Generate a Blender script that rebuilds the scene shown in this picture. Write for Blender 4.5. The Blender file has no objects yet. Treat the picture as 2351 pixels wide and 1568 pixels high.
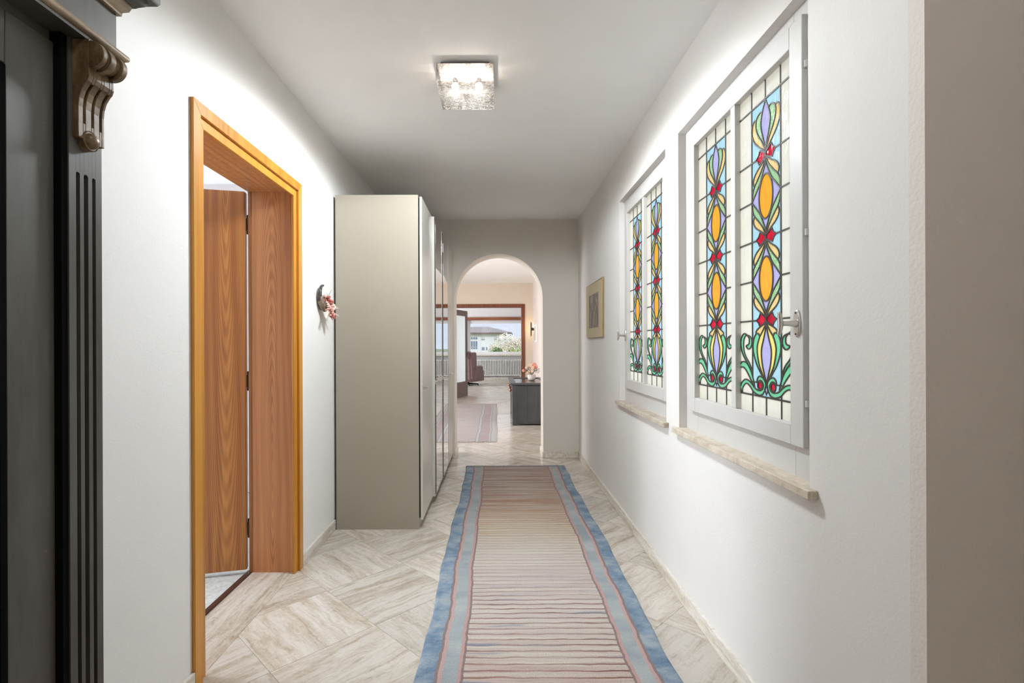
import bpy, math, random
from mathutils import Vector, Matrix
from mathutils.geometry import delaunay_2d_cdt

PI = math.pi
scene = bpy.context.scene
col = scene.collection
random.seed(7)

# ------------------------------------------------------------------ camera, sky, sun, daylight, exposure
CAM_H = 1.241
cam_d = bpy.data.cameras.new('camera')
cam_d.sensor_width = 36.0
cam_d.lens = 36.0 * 1170.0 / 2351.0
cam_d.shift_x = (1175.5 - 1141.0) / 2351.0
cam_d.shift_y = (790.0 - 784.0) / 2351.0
cam_d.clip_end = 5000
cam = bpy.data.objects.new('camera', cam_d)
col.objects.link(cam)
cam.location = (0, 0, CAM_H)
cam.rotation_euler = (PI / 2, 0.004, 0)
scene.camera = cam

scene.view_settings.view_transform = 'Standard'
scene.view_settings.look = 'None'
scene.view_settings.gamma = 1.0
scene.view_settings.exposure = 0.63
scene.view_settings.use_curve_mapping = False

w = bpy.data.worlds.new('sky')
scene.world = w
w.use_nodes = True
wn = w.node_tree
bgn = wn.nodes['Background']
tc = wn.nodes.new('ShaderNodeTexCoord')
sx = wn.nodes.new('ShaderNodeSeparateXYZ')
wn.links.new(tc.outputs['Generated'], sx.inputs[0])
rmp = wn.nodes.new('ShaderNodeValToRGB')
rmp.color_ramp.elements[0].position = 0.0
rmp.color_ramp.elements[0].color = (0.77, 0.775, 0.79, 1)
rmp.color_ramp.elements[1].position = 0.6
rmp.color_ramp.elements[1].color = (0.66, 0.74, 0.88, 1)
wn.links.new(sx.outputs['Z'], rmp.inputs[0])
wn.links.new(rmp.outputs[0], bgn.inputs['Color'])
bgn.inputs['Strength'].default_value = 1.0

sun_d = bpy.data.lights.new('sun', 'SUN')
sun_d.energy = 0.95
sun_d.angle = math.radians(12)
sun_d.color = (1.0, 0.97, 0.92)
sun = bpy.data.objects.new('sun', sun_d)
col.objects.link(sun)
sun.rotation_euler = Vector((0.45, -0.75, 0.48)).to_track_quat('Z', 'Y').to_euler()


def area_light(name, loc, direction, sx_, sy_, power, color, spread=180):
    d = bpy.data.lights.new(name, 'AREA')
    d.shape = 'RECTANGLE'
    d.size = sx_
    d.size_y = sy_
    d.energy = power
    d.color = color
    d.spread = math.radians(spread)
    o = bpy.data.objects.new(name, d)
    col.objects.link(o)
    o.location = loc
    o.rotation_euler = (-Vector(direction)).to_track_quat('Z', 'Y').to_euler()
    return o


# daylight standing in window openings of the neighbouring rooms, the living room's one invented
area_light('daylight_side_room', (-4.34, 2.25, 1.15), (1, 0, 0), 2.0, 0.9, 175, (0.86, 0.94, 1.0))
area_light('daylight_dining', (-3.74, 7.5, 1.35), (1, 0, -0.05), 1.8, 2.2, 125, (0.97, 0.98, 1.0))
area_light('living_fill_light', (-3.74, 14.6, 1.45), (1, 0, -0.05), 1.2, 4.0, 330, (0.93, 0.96, 1.0))  # added fill light in a made-up side window, out of view


def point_light(name, loc, power, color, radius=0.03):
    d = bpy.data.lights.new(name, 'POINT')
    d.energy = power
    d.color = color
    d.shadow_soft_size = radius
    o = bpy.data.objects.new(name, d)
    col.objects.link(o)
    o.location = loc
    return o


def down_light(name, loc, power, color, size, blend, radius):
    d = bpy.data.lights.new(name, 'SPOT')
    d.energy = power
    d.color = color
    d.spot_size = math.radians(size)
    d.spot_blend = blend
    d.shadow_soft_size = radius
    o = bpy.data.objects.new(name, d)
    col.objects.link(o)
    o.location = loc
    return o


# added fill lights without a fixture, above and behind the viewer
down_light('entrance_fill_downlight', (-0.05, 0.45, 2.46), 9, (0.93, 0.96, 1.0), 176, 0.3, 0.16)
point_light('entrance_fill_light', (0.3, -1.2, 1.8), 3.0, (1.0, 0.86, 0.72), 0.15)

scene.cycles.use_denoising = True
scene.cycles.max_bounces = 14
scene.cycles.diffuse_bounces = 8
scene.cycles.glossy_bounces = 5
scene.cycles.transparent_max_bounces = 16
scene.cycles.sample_clamp_indirect = 6.0
scene.cycles.caustics_reflective = False
scene.cycles.caustics_refractive = False


# ------------------------------------------------------------------ materials
def srgb(r, g, b):
    def c(x):
        x /= 255.0
        return x / 12.92 if x <= 0.04045 else ((x + 0.055) / 1.055) ** 2.4
    return (c(r), c(g), c(b), 1.0)


class N:
    """small helper around a node tree"""
    def __init__(self, name):
        self.m = bpy.data.materials.new(name)
        self.m.use_nodes = True
        self.t = self.m.node_tree
        self.b = self.t.nodes['Principled BSDF']
        self.out = self.t.nodes['Material Output']

    def n(self, kind, **kw):
        x = self.t.nodes.new('ShaderNode' + kind)
        for k, v in kw.items():
            setattr(x, k, v)
        return x

    def l(self, a, b):
        self.t.links.new(a, b)

    def coord(self, which='Object', scale=(1, 1, 1), rot=(0, 0, 0), rand=False):
        c = self.n('TexCoord')
        src = c.outputs[which]
        if rand:
            oi = self.n('ObjectInfo')
            mul = self.n('VectorMath', operation='SCALE')
            comb = self.n('CombineXYZ')
            for i in range(3):
                self.l(oi.outputs['Random'], comb.inputs[i])
            mul.inputs['Scale'].default_value = 43.0
            self.l(comb.outputs[0], mul.inputs[0])
            add = self.n('VectorMath', operation='ADD')
            self.l(src, add.inputs[0])
            self.l(mul.outputs[0], add.inputs[1])
            src = add.outputs[0]
        mp = self.n('Mapping')
        mp.inputs['Scale'].default_value = scale
        mp.inputs['Rotation'].default_value = rot
        self.l(src, mp.inputs['Vector'])
        return mp.outputs[0]

    def noise(self, vec, scale=5, detail=3, rough=0.5, dist=0.0):
        x = self.n('TexNoise')
        x.inputs['Scale'].default_value = scale
        x.inputs['Detail'].default_value = detail
        x.inputs['Roughness'].default_value = rough
        x.inputs['Distortion'].default_value = dist
        if vec is not None:
            self.l(vec, x.inputs['Vector'])
        return x.outputs['Fac']

    def ramp(self, fac, stops, interp='LINEAR'):
        x = self.n('ValToRGB')
        cr = x.color_ramp
        cr.interpolation = interp
        while len(cr.elements) < len(stops):
            cr.elements.new(0.5)
        for e, (p, c) in zip(cr.elements, stops):
            e.position = p
            e.color = c if len(c) == 4 else (*c, 1)
        self.l(fac, x.inputs[0])
        return x.outputs[0]

    def math(self, op, a, b=None, clamp=False):
        x = self.n('Math', operation=op)
        x.use_clamp = clamp
        for i, v in enumerate((a, b)):
            if v is None:
                continue
            if isinstance(v, (int, float)):
                x.inputs[i].default_value = v
            else:
                self.l(v, x.inputs[i])
        return x.outputs[0]

    def mix(self, fac, a, b, blend='MIX'):
        x = self.n('MixRGB', blend_type=blend)
        for i, v in zip((0, 1, 2), (fac, a, b)):
            if isinstance(v, (int, float)):
                x.inputs[i].default_value = v
            elif isinstance(v, tuple):
                x.inputs[i].default_value = v
            else:
                self.l(v, x.inputs[i])
        return x.outputs[0]

    def bump(self, height, strength=0.2, dist=0.002):
        x = self.n('Bump')
        x.inputs['Strength'].default_value = strength
        x.inputs['Distance'].default_value = dist
        self.l(height, x.inputs['Height'])
        self.l(x.outputs[0], self.b.inputs['Normal'])
        return x.outputs[0]

    def set(self, color=None, rough=None, metal=None, spec=None):
        if color is not None:
            if isinstance(color, tuple):
                self.b.inputs['Base Color'].default_value = color
            else:
                self.l(color, self.b.inputs['Base Color'])
        if rough is not None:
            if isinstance(rough, (int, float)):
                self.b.inputs['Roughness'].default_value = rough
            else:
                self.l(rough, self.b.inputs['Roughness'])
        if metal is not None:
            self.b.inputs['Metallic'].default_value = metal
        if spec is not None:
            self.b.inputs['Specular IOR Level'].default_value = spec
        return self.m


def paint(name, c, rough=0.5, var=0.05, nscale=6, bump=0.0, bscale=80, metal=0.0, spec=0.5):
    k = N(name)
    v = k.coord()
    f = k.noise(v, nscale, 4)
    lo = tuple(x * (1 - var) for x in c[:3]) + (1,)
    hi = tuple(min(1, x * (1 + var)) for x in c[:3]) + (1,)
    k.set(k.ramp(f, [(0.3, lo), (0.7, hi)]), rough, metal, spec)
    if bump:
        k.bump(k.noise(v, bscale, 3), bump, 0.002)
    return k.m


def plaster(name, c, bump=0.12, scale=150):
    k = N(name)
    v = k.coord()
    f = k.noise(v, 1.3, 5, 0.6)
    lo = tuple(x * 0.955 for x in c[:3]) + (1,)
    k.set(k.ramp(f, [(0.35, lo), (0.65, c)]), 0.85, 0, 0.2)
    g = k.math('ADD', k.noise(v, scale, 2), k.math('MULTIPLY', k.noise(v, 9, 3), 1.5))
    k.bump(g, bump, 0.003)
    return k.m


def wood(name, c_dark, c_light, c_mid=None, grain=(30, 30, 1.2), rough=0.4, wave=2.2, coat=0.0, rings=True, cath=None, streak=None):
    k = N(name)
    v = k.coord(scale=grain, rand=True)
    f1 = k.noise(v, 1.0, 5, 0.65, 0.6)
    v2 = k.coord(scale=(grain[0] * 6, grain[1] * 6, grain[2] * 3), rand=True)
    f2 = k.noise(v2, 1.0, 3, 0.6)
    w_ = k.n('TexWave', wave_type='BANDS', bands_direction='X')
    w_.inputs['Scale'].default_value = 1.6
    w_.inputs['Distortion'].default_value = 6.0 * wave
    w_.inputs['Detail'].default_value = 3
    w_.inputs['Detail Scale'].default_value = 0.6
    v3 = k.coord(scale=(grain[0] * 0.16, grain[1] * 0.16, grain[2] * 0.5), rand=True)
    k.l(v3, w_.inputs['Vector'])
    f = k.math('ADD', k.math('MULTIPLY', f1, 0.55), k.math('MULTIPLY', w_.outputs['Fac'], 0.13 if rings else 0.1))
    f = k.math('ADD', f, k.math('MULTIPLY', f2, 0.28))
    if cath:
        cx_, cz_, kx_, kz_ = cath
        tcn = k.n('TexCoord')
        mpn = k.n('Mapping')
        mpn.inputs['Location'].default_value = (-cx_ * kx_, 0, -cz_ * kz_)
        mpn.inputs['Scale'].default_value = (kx_, 0, kz_)
        k.l(tcn.outputs['Object'], mpn.inputs['Vector'])
        wr_ = k.n('TexWave', wave_type='RINGS', rings_direction='SPHERICAL')
        wr_.inputs['Scale'].default_value = 1.0
        wr_.inputs['Distortion'].default_value = 1.6
        wr_.inputs['Detail'].default_value = 2
        k.l(mpn.outputs[0], wr_.inputs['Vector'])
        f = k.math('ADD', k.math('MULTIPLY', f, 0.78), k.math('MULTIPLY', wr_.outputs['Fac'], 0.17))
    if streak:
        sxz = k.n('SeparateXYZ')
        tcn = k.n('TexCoord')
        k.l(tcn.outputs['Object'], sxz.inputs[0])
        wob_ = k.math('MULTIPLY', k.math('SUBTRACT', k.noise(k.coord(scale=(0, 0, 2.2)), 1.0, 2), 0.5), 0.05)
        dd = k.math('ABSOLUTE', k.math('SUBTRACT', k.math('ADD', sxz.outputs['X'], wob_), streak))
        m_ = k.math('SUBTRACT', 1.0, k.math('DIVIDE', dd, 0.035), True)
        f = k.math('ADD', f, k.math('MULTIPLY', m_, 0.14))
    mid = c_mid or tuple((a + b) / 2 for a, b in zip(c_dark, c_light))
    k.set(k.ramp(f, [(0.3, c_dark), (0.5, mid), (0.72, c_light)]), rough, 0, 0.4)
    k.b.inputs['Coat Weight'].default_value = coat
    k.bump(f2, 0.08, 0.0006)
    return k.m


def travertine(name, along=1.1, across=10.5, rough=0.16, tint=(1, 1, 1), axis='x'):
    k = N(name)
    raw = k.coord(rand=True)
    wn_ = k.n('TexNoise')
    wn_.inputs['Scale'].default_value = 5.0
    wn_.inputs['Detail'].default_value = 4
    k.l(raw, wn_.inputs['Vector'])
    wsub = k.n('VectorMath', operation='SUBTRACT')
    k.l(wn_.outputs['Color'], wsub.inputs[0])
    wsub.inputs[1].default_value = (0.5, 0.5, 0.5)
    wsc = k.n('VectorMath', operation='SCALE')
    wsc.inputs['Scale'].default_value = 0.055
    k.l(wsub.outputs[0], wsc.inputs[0])
    wadd = k.n('VectorMath', operation='ADD')
    k.l(raw, wadd.inputs[0])
    k.l(wsc.outputs[0], wadd.inputs[1])

    def warped(sc3):
        mp = k.n('Mapping')
        mp.inputs['Scale'].default_value = sc3
        k.l(wadd.outputs[0], mp.inputs['Vector'])
        return mp.outputs[0]
    def o3(a_, b_):
        return (a_, b_, b_) if axis == 'x' else (b_, a_, b_)
    v = warped(o3(along, across))
    f1 = k.noise(v, 1.0, 6, 0.66, 1.5)
    vb = warped(o3(along * 2.2, across * 2.6))
    f2 = k.noise(vb, 1.0, 5, 0.72, 2.6)
    vc = k.coord(scale=(9, 40, 40), rand=True)
    f3 = k.noise(vc, 1.0, 4, 0.7)
    vd = k.coord(scale=(22, 22, 22), rand=True)
    f4 = k.noise(vd, 1.0, 4, 0.75, 2.0)
    f = k.math('ADD', k.math('MULTIPLY', f1, 0.62), k.math('MULTIPLY', f2, 0.33))
    f = k.math('ADD', f, k.math('MULTIPLY', f4, 0.24))
    def t(c):
        return tuple(a * b for a, b in zip(c, tint)) + (1,)
    cr = k.ramp(f, [(0.38, t((0.27, 0.205, 0.14))), (0.45, t((0.43, 0.355, 0.27))), (0.55, t((0.57, 0.51, 0.43))), (0.66, t((0.70, 0.66, 0.60)))])
    oi = k.n('ObjectInfo')
    br = k.math('ADD', k.math('MULTIPLY', oi.outputs['Random'], 0.22), 0.86)
    comb = k.n('CombineXYZ')
    for i in range(3):
        k.l(br, comb.inputs[i])
    c2 = k.mix(1.0, cr, comb.outputs[0], 'MULTIPLY')
    pits = k.ramp(f3, [(0.30, (0.62, 0.58, 0.54, 1)), (0.40, (1, 1, 1, 1))])
    c3 = k.mix(0.55, c2, pits, 'MULTIPLY')
    r = k.math('ADD', k.math('MULTIPLY', f2, 0.12), rough - 0.06)
    k.set(c3, r, 0, 0.5)
    k.bump(f3, 0.05, 0.0006)
    return k.m


def glass_art(name, c, bumpscale=60, speckle=0.0, streak=0.0, bump=0.6, trans=0.12, var=0.12):
    k = N(name)
    v = k.coord(rand=True)
    f = k.noise(v, 26, 3, 0.6)
    lo = tuple(x * (1 - var) for x in c[:3]) + (1,)
    cc = k.ramp(f, [(0.3, lo), (0.7, c)])
    if speckle:
        s = k.noise(v, 420, 2, 0.5)
        cc = k.mix(k.ramp(s, [(0.47, (0, 0, 0, 1)), (0.6, (speckle,) * 3 + (1,))]), cc, (0.95, 0.95, 0.86, 1))
    if streak:
        vs = k.coord(scale=(60, 260, 14), rand=True)
        s = k.noise(vs, 1.0, 2)
        cc = k.mix(k.ramp(s, [(0.5, (0, 0, 0, 1)), (0.72, (streak,) * 3 + (1,))]), cc, tuple(x * 0.45 for x in c[:3]) + (1,))
    vb = k.coord(scale=(1, 1, 0.35), rand=True)
    h_ = k.noise(vb, bumpscale, 3, 0.55, 0.8)
    bp = k.n('Bump')
    bp.inputs['Strength'].default_value = bump
    bp.inputs['Distance'].default_value = 0.004
    k.l(h_, bp.inputs['Height'])
    tr = k.n('BsdfTranslucent')
    k.l(cc, tr.inputs['Color'])
    k.l(bp.outputs[0], tr.inputs['Normal'])
    tp = k.n('BsdfTransparent')
    k.l(cc, tp.inputs['Color'])
    gl = k.n('BsdfGlossy')
    gl.inputs['Roughness'].default_value = 0.12
    k.l(bp.outputs[0], gl.inputs['Normal'])
    m1 = k.n('MixShader')
    m1.inputs[0].default_value = trans
    k.l(tr.outputs[0], m1.inputs[1])
    k.l(tp.outputs[0], m1.inputs[2])
    m2 = k.n('MixShader')
    m2.inputs[0].default_value = 0.04
    k.l(m1.outputs[0], m2.inputs[1])
    k.l(gl.outputs[0], m2.inputs[2])
    k.l(m2.outputs[0], k.out.inputs['Surface'])
    return k.m


M = {}
M['wall'] = plaster('wall_plaster', (0.78, 0.775, 0.765, 1))
M['wall_r'] = plaster('wall_plaster_warm', (0.79, 0.77, 0.75, 1), 0.16)
M['wall_far'] = plaster('wall_plaster_greige', (0.74, 0.70, 0.645, 1))
M['wall_near'] = plaster('wall_plaster_coarse', (0.76, 0.71, 0.66, 1), 0.5, 90)
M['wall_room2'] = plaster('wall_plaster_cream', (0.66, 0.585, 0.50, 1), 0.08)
M['wall_pink'] = plaster('wall_plaster_pink', (0.80, 0.72, 0.69, 1), 0.08)
M['white_wall'] = plaster('white_plaster', (0.80, 0.78, 0.78, 1), 0.06)
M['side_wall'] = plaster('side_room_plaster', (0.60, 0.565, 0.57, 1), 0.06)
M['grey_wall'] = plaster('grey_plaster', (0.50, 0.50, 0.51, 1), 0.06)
M['ceiling'] = plaster('ceiling_paint', (0.93, 0.935, 0.935, 1), 0.06)
M['trav'] = travertine('travertine_tile', 1.1, 10.5, 0.16, (0.90, 0.89, 0.89))
M['trav_base'] = travertine('travertine_skirting', 1.2, 16, 0.35, (1.12, 1.15, 1.18), 'y')
M['trav_sill'] = travertine('travertine_sill', 9.0, 5.0, 0.35, (0.98, 0.94, 0.88))
M['trav_far'] = travertine('travertine_floor_far', 3.0, 6.0, 0.25)
M['grout'] = paint('grout', (0.42, 0.36, 0.30, 1), 0.8)
M['carpet'] = paint('grey_carpet', (0.50, 0.52, 0.51, 1), 0.95, 0.16, 60, 0.6, 260)
M['white_frame'] = paint('white_lacquer', (0.58, 0.568, 0.552, 1), 0.35, 0.02)
M['lead'] = paint('lead_came', (0.055, 0.048, 0.042, 1), 0.5, 0.2, 20)
M['brass_white'] = paint('nickel', (0.62, 0.60, 0.57, 1), 0.32, 0.05, 10, 0, 80, 0.9)
M['screw'] = paint('dark_screw', (0.12, 0.11, 0.10, 1), 0.4, 0.1, 10, 0, 80, 0.8)
M['casing'] = wood('casing_wood', (0.32, 0.115, 0.015, 1), (0.66, 0.315, 0.045, 1), (0.54, 0.235, 0.03, 1), (40, 40, 1.0), 0.35, 0.8, 0.15)
M['casing_dark'] = wood('casing_wood_dark', (0.16, 0.058, 0.016, 1), (0.31, 0.125, 0.035, 1), None, (40, 40, 1.0), 0.4, 0.8)
M['veneer'] = wood('door_veneer', (0.23, 0.077, 0.02, 1), (0.52, 0.225, 0.06, 1), (0.36, 0.138, 0.036, 1), (26, 26, 0.8), 0.38, 1.6, 0.1, True, (-0.095, 2.6, 55, 2.2), -0.095)
M['veneer_jamb'] = wood('jamb_veneer', (0.33, 0.13, 0.048, 1), (0.60, 0.28, 0.11, 1), (0.48, 0.20, 0.074, 1), (34, 34, 1.0), 0.4, 1.8, 0.1, True, (-0.13, 0.55, 60, 3.2))
M['hinge'] = paint('dark_bronze', (0.05, 0.03, 0.022, 1), 0.35, 0.2, 20, 0, 80, 0.7)
M['threshold'] = wood('threshold_wood', (0.035, 0.016, 0.012, 1), (0.10, 0.045, 0.03, 1), None, (40, 1, 40), 0.3)
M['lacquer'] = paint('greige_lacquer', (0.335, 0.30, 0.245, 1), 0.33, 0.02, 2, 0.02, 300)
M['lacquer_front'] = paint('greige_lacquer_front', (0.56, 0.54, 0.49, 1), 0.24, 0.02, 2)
M['black'] = paint('black_gap', (0.008, 0.008, 0.008, 1), 0.95, 0.05, 6, 0, 80, 0, 0.0)  # flat black of mirror edges; also painted in for shade in furniture gaps
k = N('mirror_glass')
k.set((0.83, 0.83, 0.84, 1), 0.015, 1.0)
M['mirror'] = k.m
# painted old armoire: dark grey paint rubbed through to brown wood
k = N('worn_grey_paint')
v = k.coord(scale=(6, 6, 1.2))
f = k.noise(v, 1.6, 6, 0.65)
cc = k.ramp(f, [(0.3, (0.048, 0.041, 0.035, 1)), (0.5, (0.082, 0.076, 0.067, 1)), (0.72, (0.105, 0.106, 0.094, 1))])
v2 = k.coord(scale=(30, 30, 9))
g = k.noise(v2, 1.5, 5, 0.7)
cc = k.mix(k.ramp(g, [(0.70, (0, 0, 0, 1)), (0.78, (0.8, 0.8, 0.8, 1))]), cc, (0.30, 0.19, 0.10, 1))
k.set(cc, 0.42, 0, 0.4)
k.bump(k.noise(k.coord(scale=(90, 90, 6)), 1.0, 3), 0.12, 0.001)
M['armoire'] = k.m
k = N('worn_brown_wood')
v = k.coord(scale=(30, 30, 16))
f = k.noise(v, 1.5, 5, 0.65)
k.set(k.ramp(f, [(0.3, (0.075, 0.042, 0.02, 1)), (0.52, (0.155, 0.10, 0.052, 1)), (0.72, (0.27, 0.195, 0.115, 1))]), 0.38, 0, 0.4)
M['corbel'] = k.m
k = N('rubbed_moulding')
v = k.coord(scale=(40, 8, 40))
f = k.noise(v, 1.5, 5, 0.65)
k.set(k.ramp(f, [(0.3, (0.14, 0.10, 0.065, 1)), (0.6, (0.34, 0.25, 0.16, 1)), (0.75, (0.45, 0.35, 0.24, 1))]), 0.35, 0, 0.4)
M['moulding'] = k.m
M['chest'] = paint('chest_grey_paint', (0.055, 0.06, 0.066, 1), 0.4, 0.25, 5)
M['chest_top'] = wood('chest_top_dark', (0.02, 0.012, 0.01, 1), (0.06, 0.04, 0.035, 1), None, (20, 2, 20), 0.2)
M['copper'] = paint('copper_knob', (0.40, 0.19, 0.13, 1), 0.25, 0.1, 10, 0, 80, 0.4)
M['gold'] = paint('gold_frame', (0.50, 0.38, 0.19, 1), 0.28, 0.08, 20, 0, 80, 0.75)
M['mat_board'] = paint('mat_board', (0.56, 0.48, 0.32, 1), 0.75, 0.03)
M['mahogany'] = wood('mahogany', (0.10, 0.028, 0.014, 1), (0.25, 0.085, 0.045, 1), None, (30, 30, 1.5), 0.4)
M['mahogany_h'] = wood('mahogany_valance', (0.20, 0.065, 0.03, 1), (0.40, 0.16, 0.08, 1), None, (1.2, 30, 30), 0.35)
M['door_brown'] = wood('brown_door', (0.10, 0.06, 0.055, 1), (0.19, 0.125, 0.115, 1), None, (34, 34, 1.2), 0.35)
M['radiator'] = paint('radiator_enamel', (0.80, 0.79, 0.77, 1), 0.3, 0.02)
M['leather'] = paint('mauve_leather', (0.19, 0.115, 0.118, 1), 0.33, 0.15, 9, 0.3, 90)
M['castor'] = paint('black_plastic', (0.02, 0.02, 0.022, 1), 0.35)
M['pot'] = paint('white_ceramic', (0.80, 0.77, 0.73, 1), 0.25, 0.03)
M['rose'] = paint('rose_petal', (0.72, 0.30, 0.24, 1), 0.6, 0.25, 90)
M['rose_pale'] = paint('pale_petal', (0.78, 0.55, 0.42, 1), 0.6, 0.2, 90)
M['leaf'] = paint('leaf_green', (0.075, 0.10, 0.055, 1), 0.5, 0.4, 50)
M['plain_white'] = paint('matte_white', (0.84, 0.84, 0.84, 1), 0.5, 0.02)
M['dark_plate'] = paint('dark_bronze_plate', (0.06, 0.045, 0.038, 1), 0.3, 0.2, 30)
M['facade'] = paint('white_stucco', (0.86, 0.86, 0.87, 1), 0.8, 0.02, 0.6)
M['roof'] = paint('roof_tile', (0.46, 0.40, 0.385, 1), 0.8, 0.2, 3)
M['roof_dark'] = paint('dark_eave_board', (0.18, 0.13, 0.11, 1), 0.8)  # dark brown of the eave, gutter and downpipe
M['win_dark'] = paint('house_pane', (0.20, 0.26, 0.36, 1), 0.1, 0.1)
M['shutter'] = paint('house_shutter', (0.66, 0.66, 0.68, 1), 0.6)
M['blossom'] = paint('blossom_white', (0.84, 0.76, 0.62, 1), 0.8, 0.25, 0.5)
M['foliage'] = paint('shrub_green', (0.16, 0.25, 0.09, 1), 0.8, 0.4, 0.6)
M['foliage_yellow'] = paint('shrub_light_green', (0.42, 0.50, 0.16, 1), 0.8, 0.35, 0.6)  # yellow-green leaf colour of the lighter bushes
M['bark'] = paint('bark', (0.14, 0.10, 0.075, 1), 0.9, 0.3, 3)
M['hill'] = paint('hazy_hillside', (0.60, 0.605, 0.625, 1), 1.0, 0.08, 0.01)  # distance haze painted into the hill's base colour
M['lawn'] = paint('lawn', (0.24, 0.30, 0.14, 1), 0.9, 0.3, 0.2)
M['horn'] = paint('dark_horn', (0.055, 0.05, 0.045, 1), 0.22, 0.45, 40)
M['horn_base'] = paint('horn_rough_base', (0.22, 0.16, 0.11, 1), 0.6, 0.6, 70, 0.5, 120)
M['dry_red'] = paint('dried_red_flower', (0.42, 0.11, 0.08, 1), 0.7, 0.3, 60)
M['dry_pink'] = paint('dried_pink_flower', (0.62, 0.32, 0.27, 1), 0.7, 0.3, 60)
M['dry_cream'] = paint('dried_cream_ribbon', (0.75, 0.60, 0.52, 1), 0.6, 0.2, 60)
M['dry_grey'] = paint('dried_grey_sprig', (0.26, 0.27, 0.24, 1), 0.7, 0.3, 60)

k = N('sheer_curtain')
tr = k.n('BsdfTranslucent'); tr.inputs['Color'].default_value = (0.9, 0.9, 0.92, 1)
df = k.n('BsdfDiffuse'); df.inputs['Color'].default_value = (0.85, 0.85, 0.87, 1)
ms = k.n('MixShader'); ms.inputs[0].default_value = 0.5
k.l(tr.outputs[0], ms.inputs[1]); k.l(df.outputs[0], ms.inputs[2]); k.l(ms.outputs[0], k.out.inputs['Surface'])
M['curtain'] = k.m

k = N('clear_pane')
tp = k.n('BsdfTransparent'); tp.inputs['Color'].default_value = (0.97, 0.98, 1, 1)
gl = k.n('BsdfGlossy'); gl.inputs['Roughness'].default_value = 0.02
ms = k.n('MixShader'); ms.inputs[0].default_value = 0.05
k.l(tp.outputs[0], ms.inputs[1]); k.l(gl.outputs[0], ms.inputs[2]); k.l(ms.outputs[0], k.out.inputs['Surface'])
M['pane'] = k.m

M['g_clear'] = glass_art('glass_cream', (0.79, 0.755, 0.645, 1), 55, 0, 0, 0.8, 0.05, 0.06)
M['g_blue'] = glass_art('glass_sky_blue', (0.45, 0.72, 0.82, 1), 60, 0, 0.25, 0.7, 0.05)
M['g_lav'] = glass_art('glass_lavender', (0.48, 0.46, 0.76, 1), 60, 0, 0, 0.6, 0.05)
M['g_leaf'] = glass_art('glass_speckled_green', (0.24, 0.55, 0.20, 1), 90, 0.55, 0, 0.5, 0.05)
M['g_mint'] = glass_art('glass_mint_green', (0.20, 0.66, 0.36, 1), 60, 0, 0, 0.6, 0.05)
M['g_amber'] = glass_art('glass_amber', (0.92, 0.43, 0.045, 1), 60, 0, 0.5, 0.4, 0.05)
M['g_yel'] = glass_art('glass_speckled_yellow', (0.84, 0.56, 0.13, 1), 90, 0.5, 0, 0.5, 0.05)
M['g_pale'] = glass_art('glass_pale_yellow', (0.92, 0.74, 0.22, 1), 60, 0, 0, 0.5, 0.05)
M['g_red'] = glass_art('glass_ruby', (0.80, 0.018, 0.055, 1), 40, 0, 0, 1.0, 0.05, 0.5)

k = N('textured_door_glass')
v = k.coord()
h_ = k.noise(v, 70, 3, 0.6, 0.5)
bp = k.n('Bump'); bp.inputs['Strength'].default_value = 0.9; bp.inputs['Distance'].default_value = 0.01
k.l(h_, bp.inputs['Height'])
tr = k.n('BsdfTranslucent'); tr.inputs['Color'].default_value = (0.82, 0.88, 0.9, 1)
k.l(bp.outputs[0], tr.inputs['Normal'])
gl = k.n('BsdfGlossy'); gl.inputs['Roughness'].default_value = 0.15; k.l(bp.outputs[0], gl.inputs['Normal'])
tp = k.n('BsdfTransparent')
m1 = k.n('MixShader'); m1.inputs[0].default_value = 0.35
m2 = k.n('MixShader'); m2.inputs[0].default_value = 0.15
k.l(tr.outputs[0], m1.inputs[1]); k.l(tp.outputs[0], m1.inputs[2])
k.l(m1.outputs[0], m2.inputs[1]); k.l(gl.outputs[0], m2.inputs[2]); k.l(m2.outputs[0], k.out.inputs['Surface'])
M['door_glass'] = k.m

# pressed lamp glass: uneven thickness throws streaks of light on the ceiling
k = N('pressed_lamp_glass')
v = k.coord()
vo = k.n('TexVoronoi'); vo.inputs['Scale'].default_value = 130
k.l(v, vo.inputs['Vector'])
vr = k.coord(scale=(1, 1, 0.12))
rib = k.noise(vr, 55, 2, 0.6)
ribc = k.ramp(rib, [(0.42, (0.62, 0.60, 0.57, 1)), (0.62, (1, 0.98, 0.95, 1))])
dotc = k.ramp(vo.outputs['Distance'], [(0.05, (1, 0.98, 0.95, 1)), (0.75, (0.55, 0.48, 0.41, 1))])
tp = k.n('BsdfTransparent'); k.l(k.mix(1.0, ribc, dotc, 'MULTIPLY'), tp.inputs['Color'])
tr = k.n('BsdfTranslucent'); k.l(dotc, tr.inputs['Color'])
bp = k.n('Bump'); bp.inputs['Strength'].default_value = 0.8; bp.inputs['Distance'].default_value = 0.004
k.l(vo.outputs['Distance'], bp.inputs['Height'])
gl = k.n('BsdfGlossy'); gl.inputs['Roughness'].default_value = 0.1; k.l(bp.outputs[0], gl.inputs['Normal'])
k.l(bp.outputs[0], tr.inputs['Normal'])
m1 = k.n('MixShader'); m1.inputs[0].default_value = 0.93
m2 = k.n('MixShader'); m2.inputs[0].default_value = 0.08
k.l(tr.outputs[0], m1.inputs[1]); k.l(tp.outputs[0], m1.inputs[2])
k.l(m1.outputs[0], m2.inputs[1]); k.l(gl.outputs[0], m2.inputs[2]); k.l(m2.outputs[0], k.out.inputs['Surface'])
M['lamp_glass'] = k.m
k = N('lit_bulb')
em = k.n('Emission'); em.inputs['Color'].default_value = (1, 0.9, 0.75, 1); em.inputs['Strength'].default_value = 3
k.l(em.outputs[0], k.out.inputs['Surface'])
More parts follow.
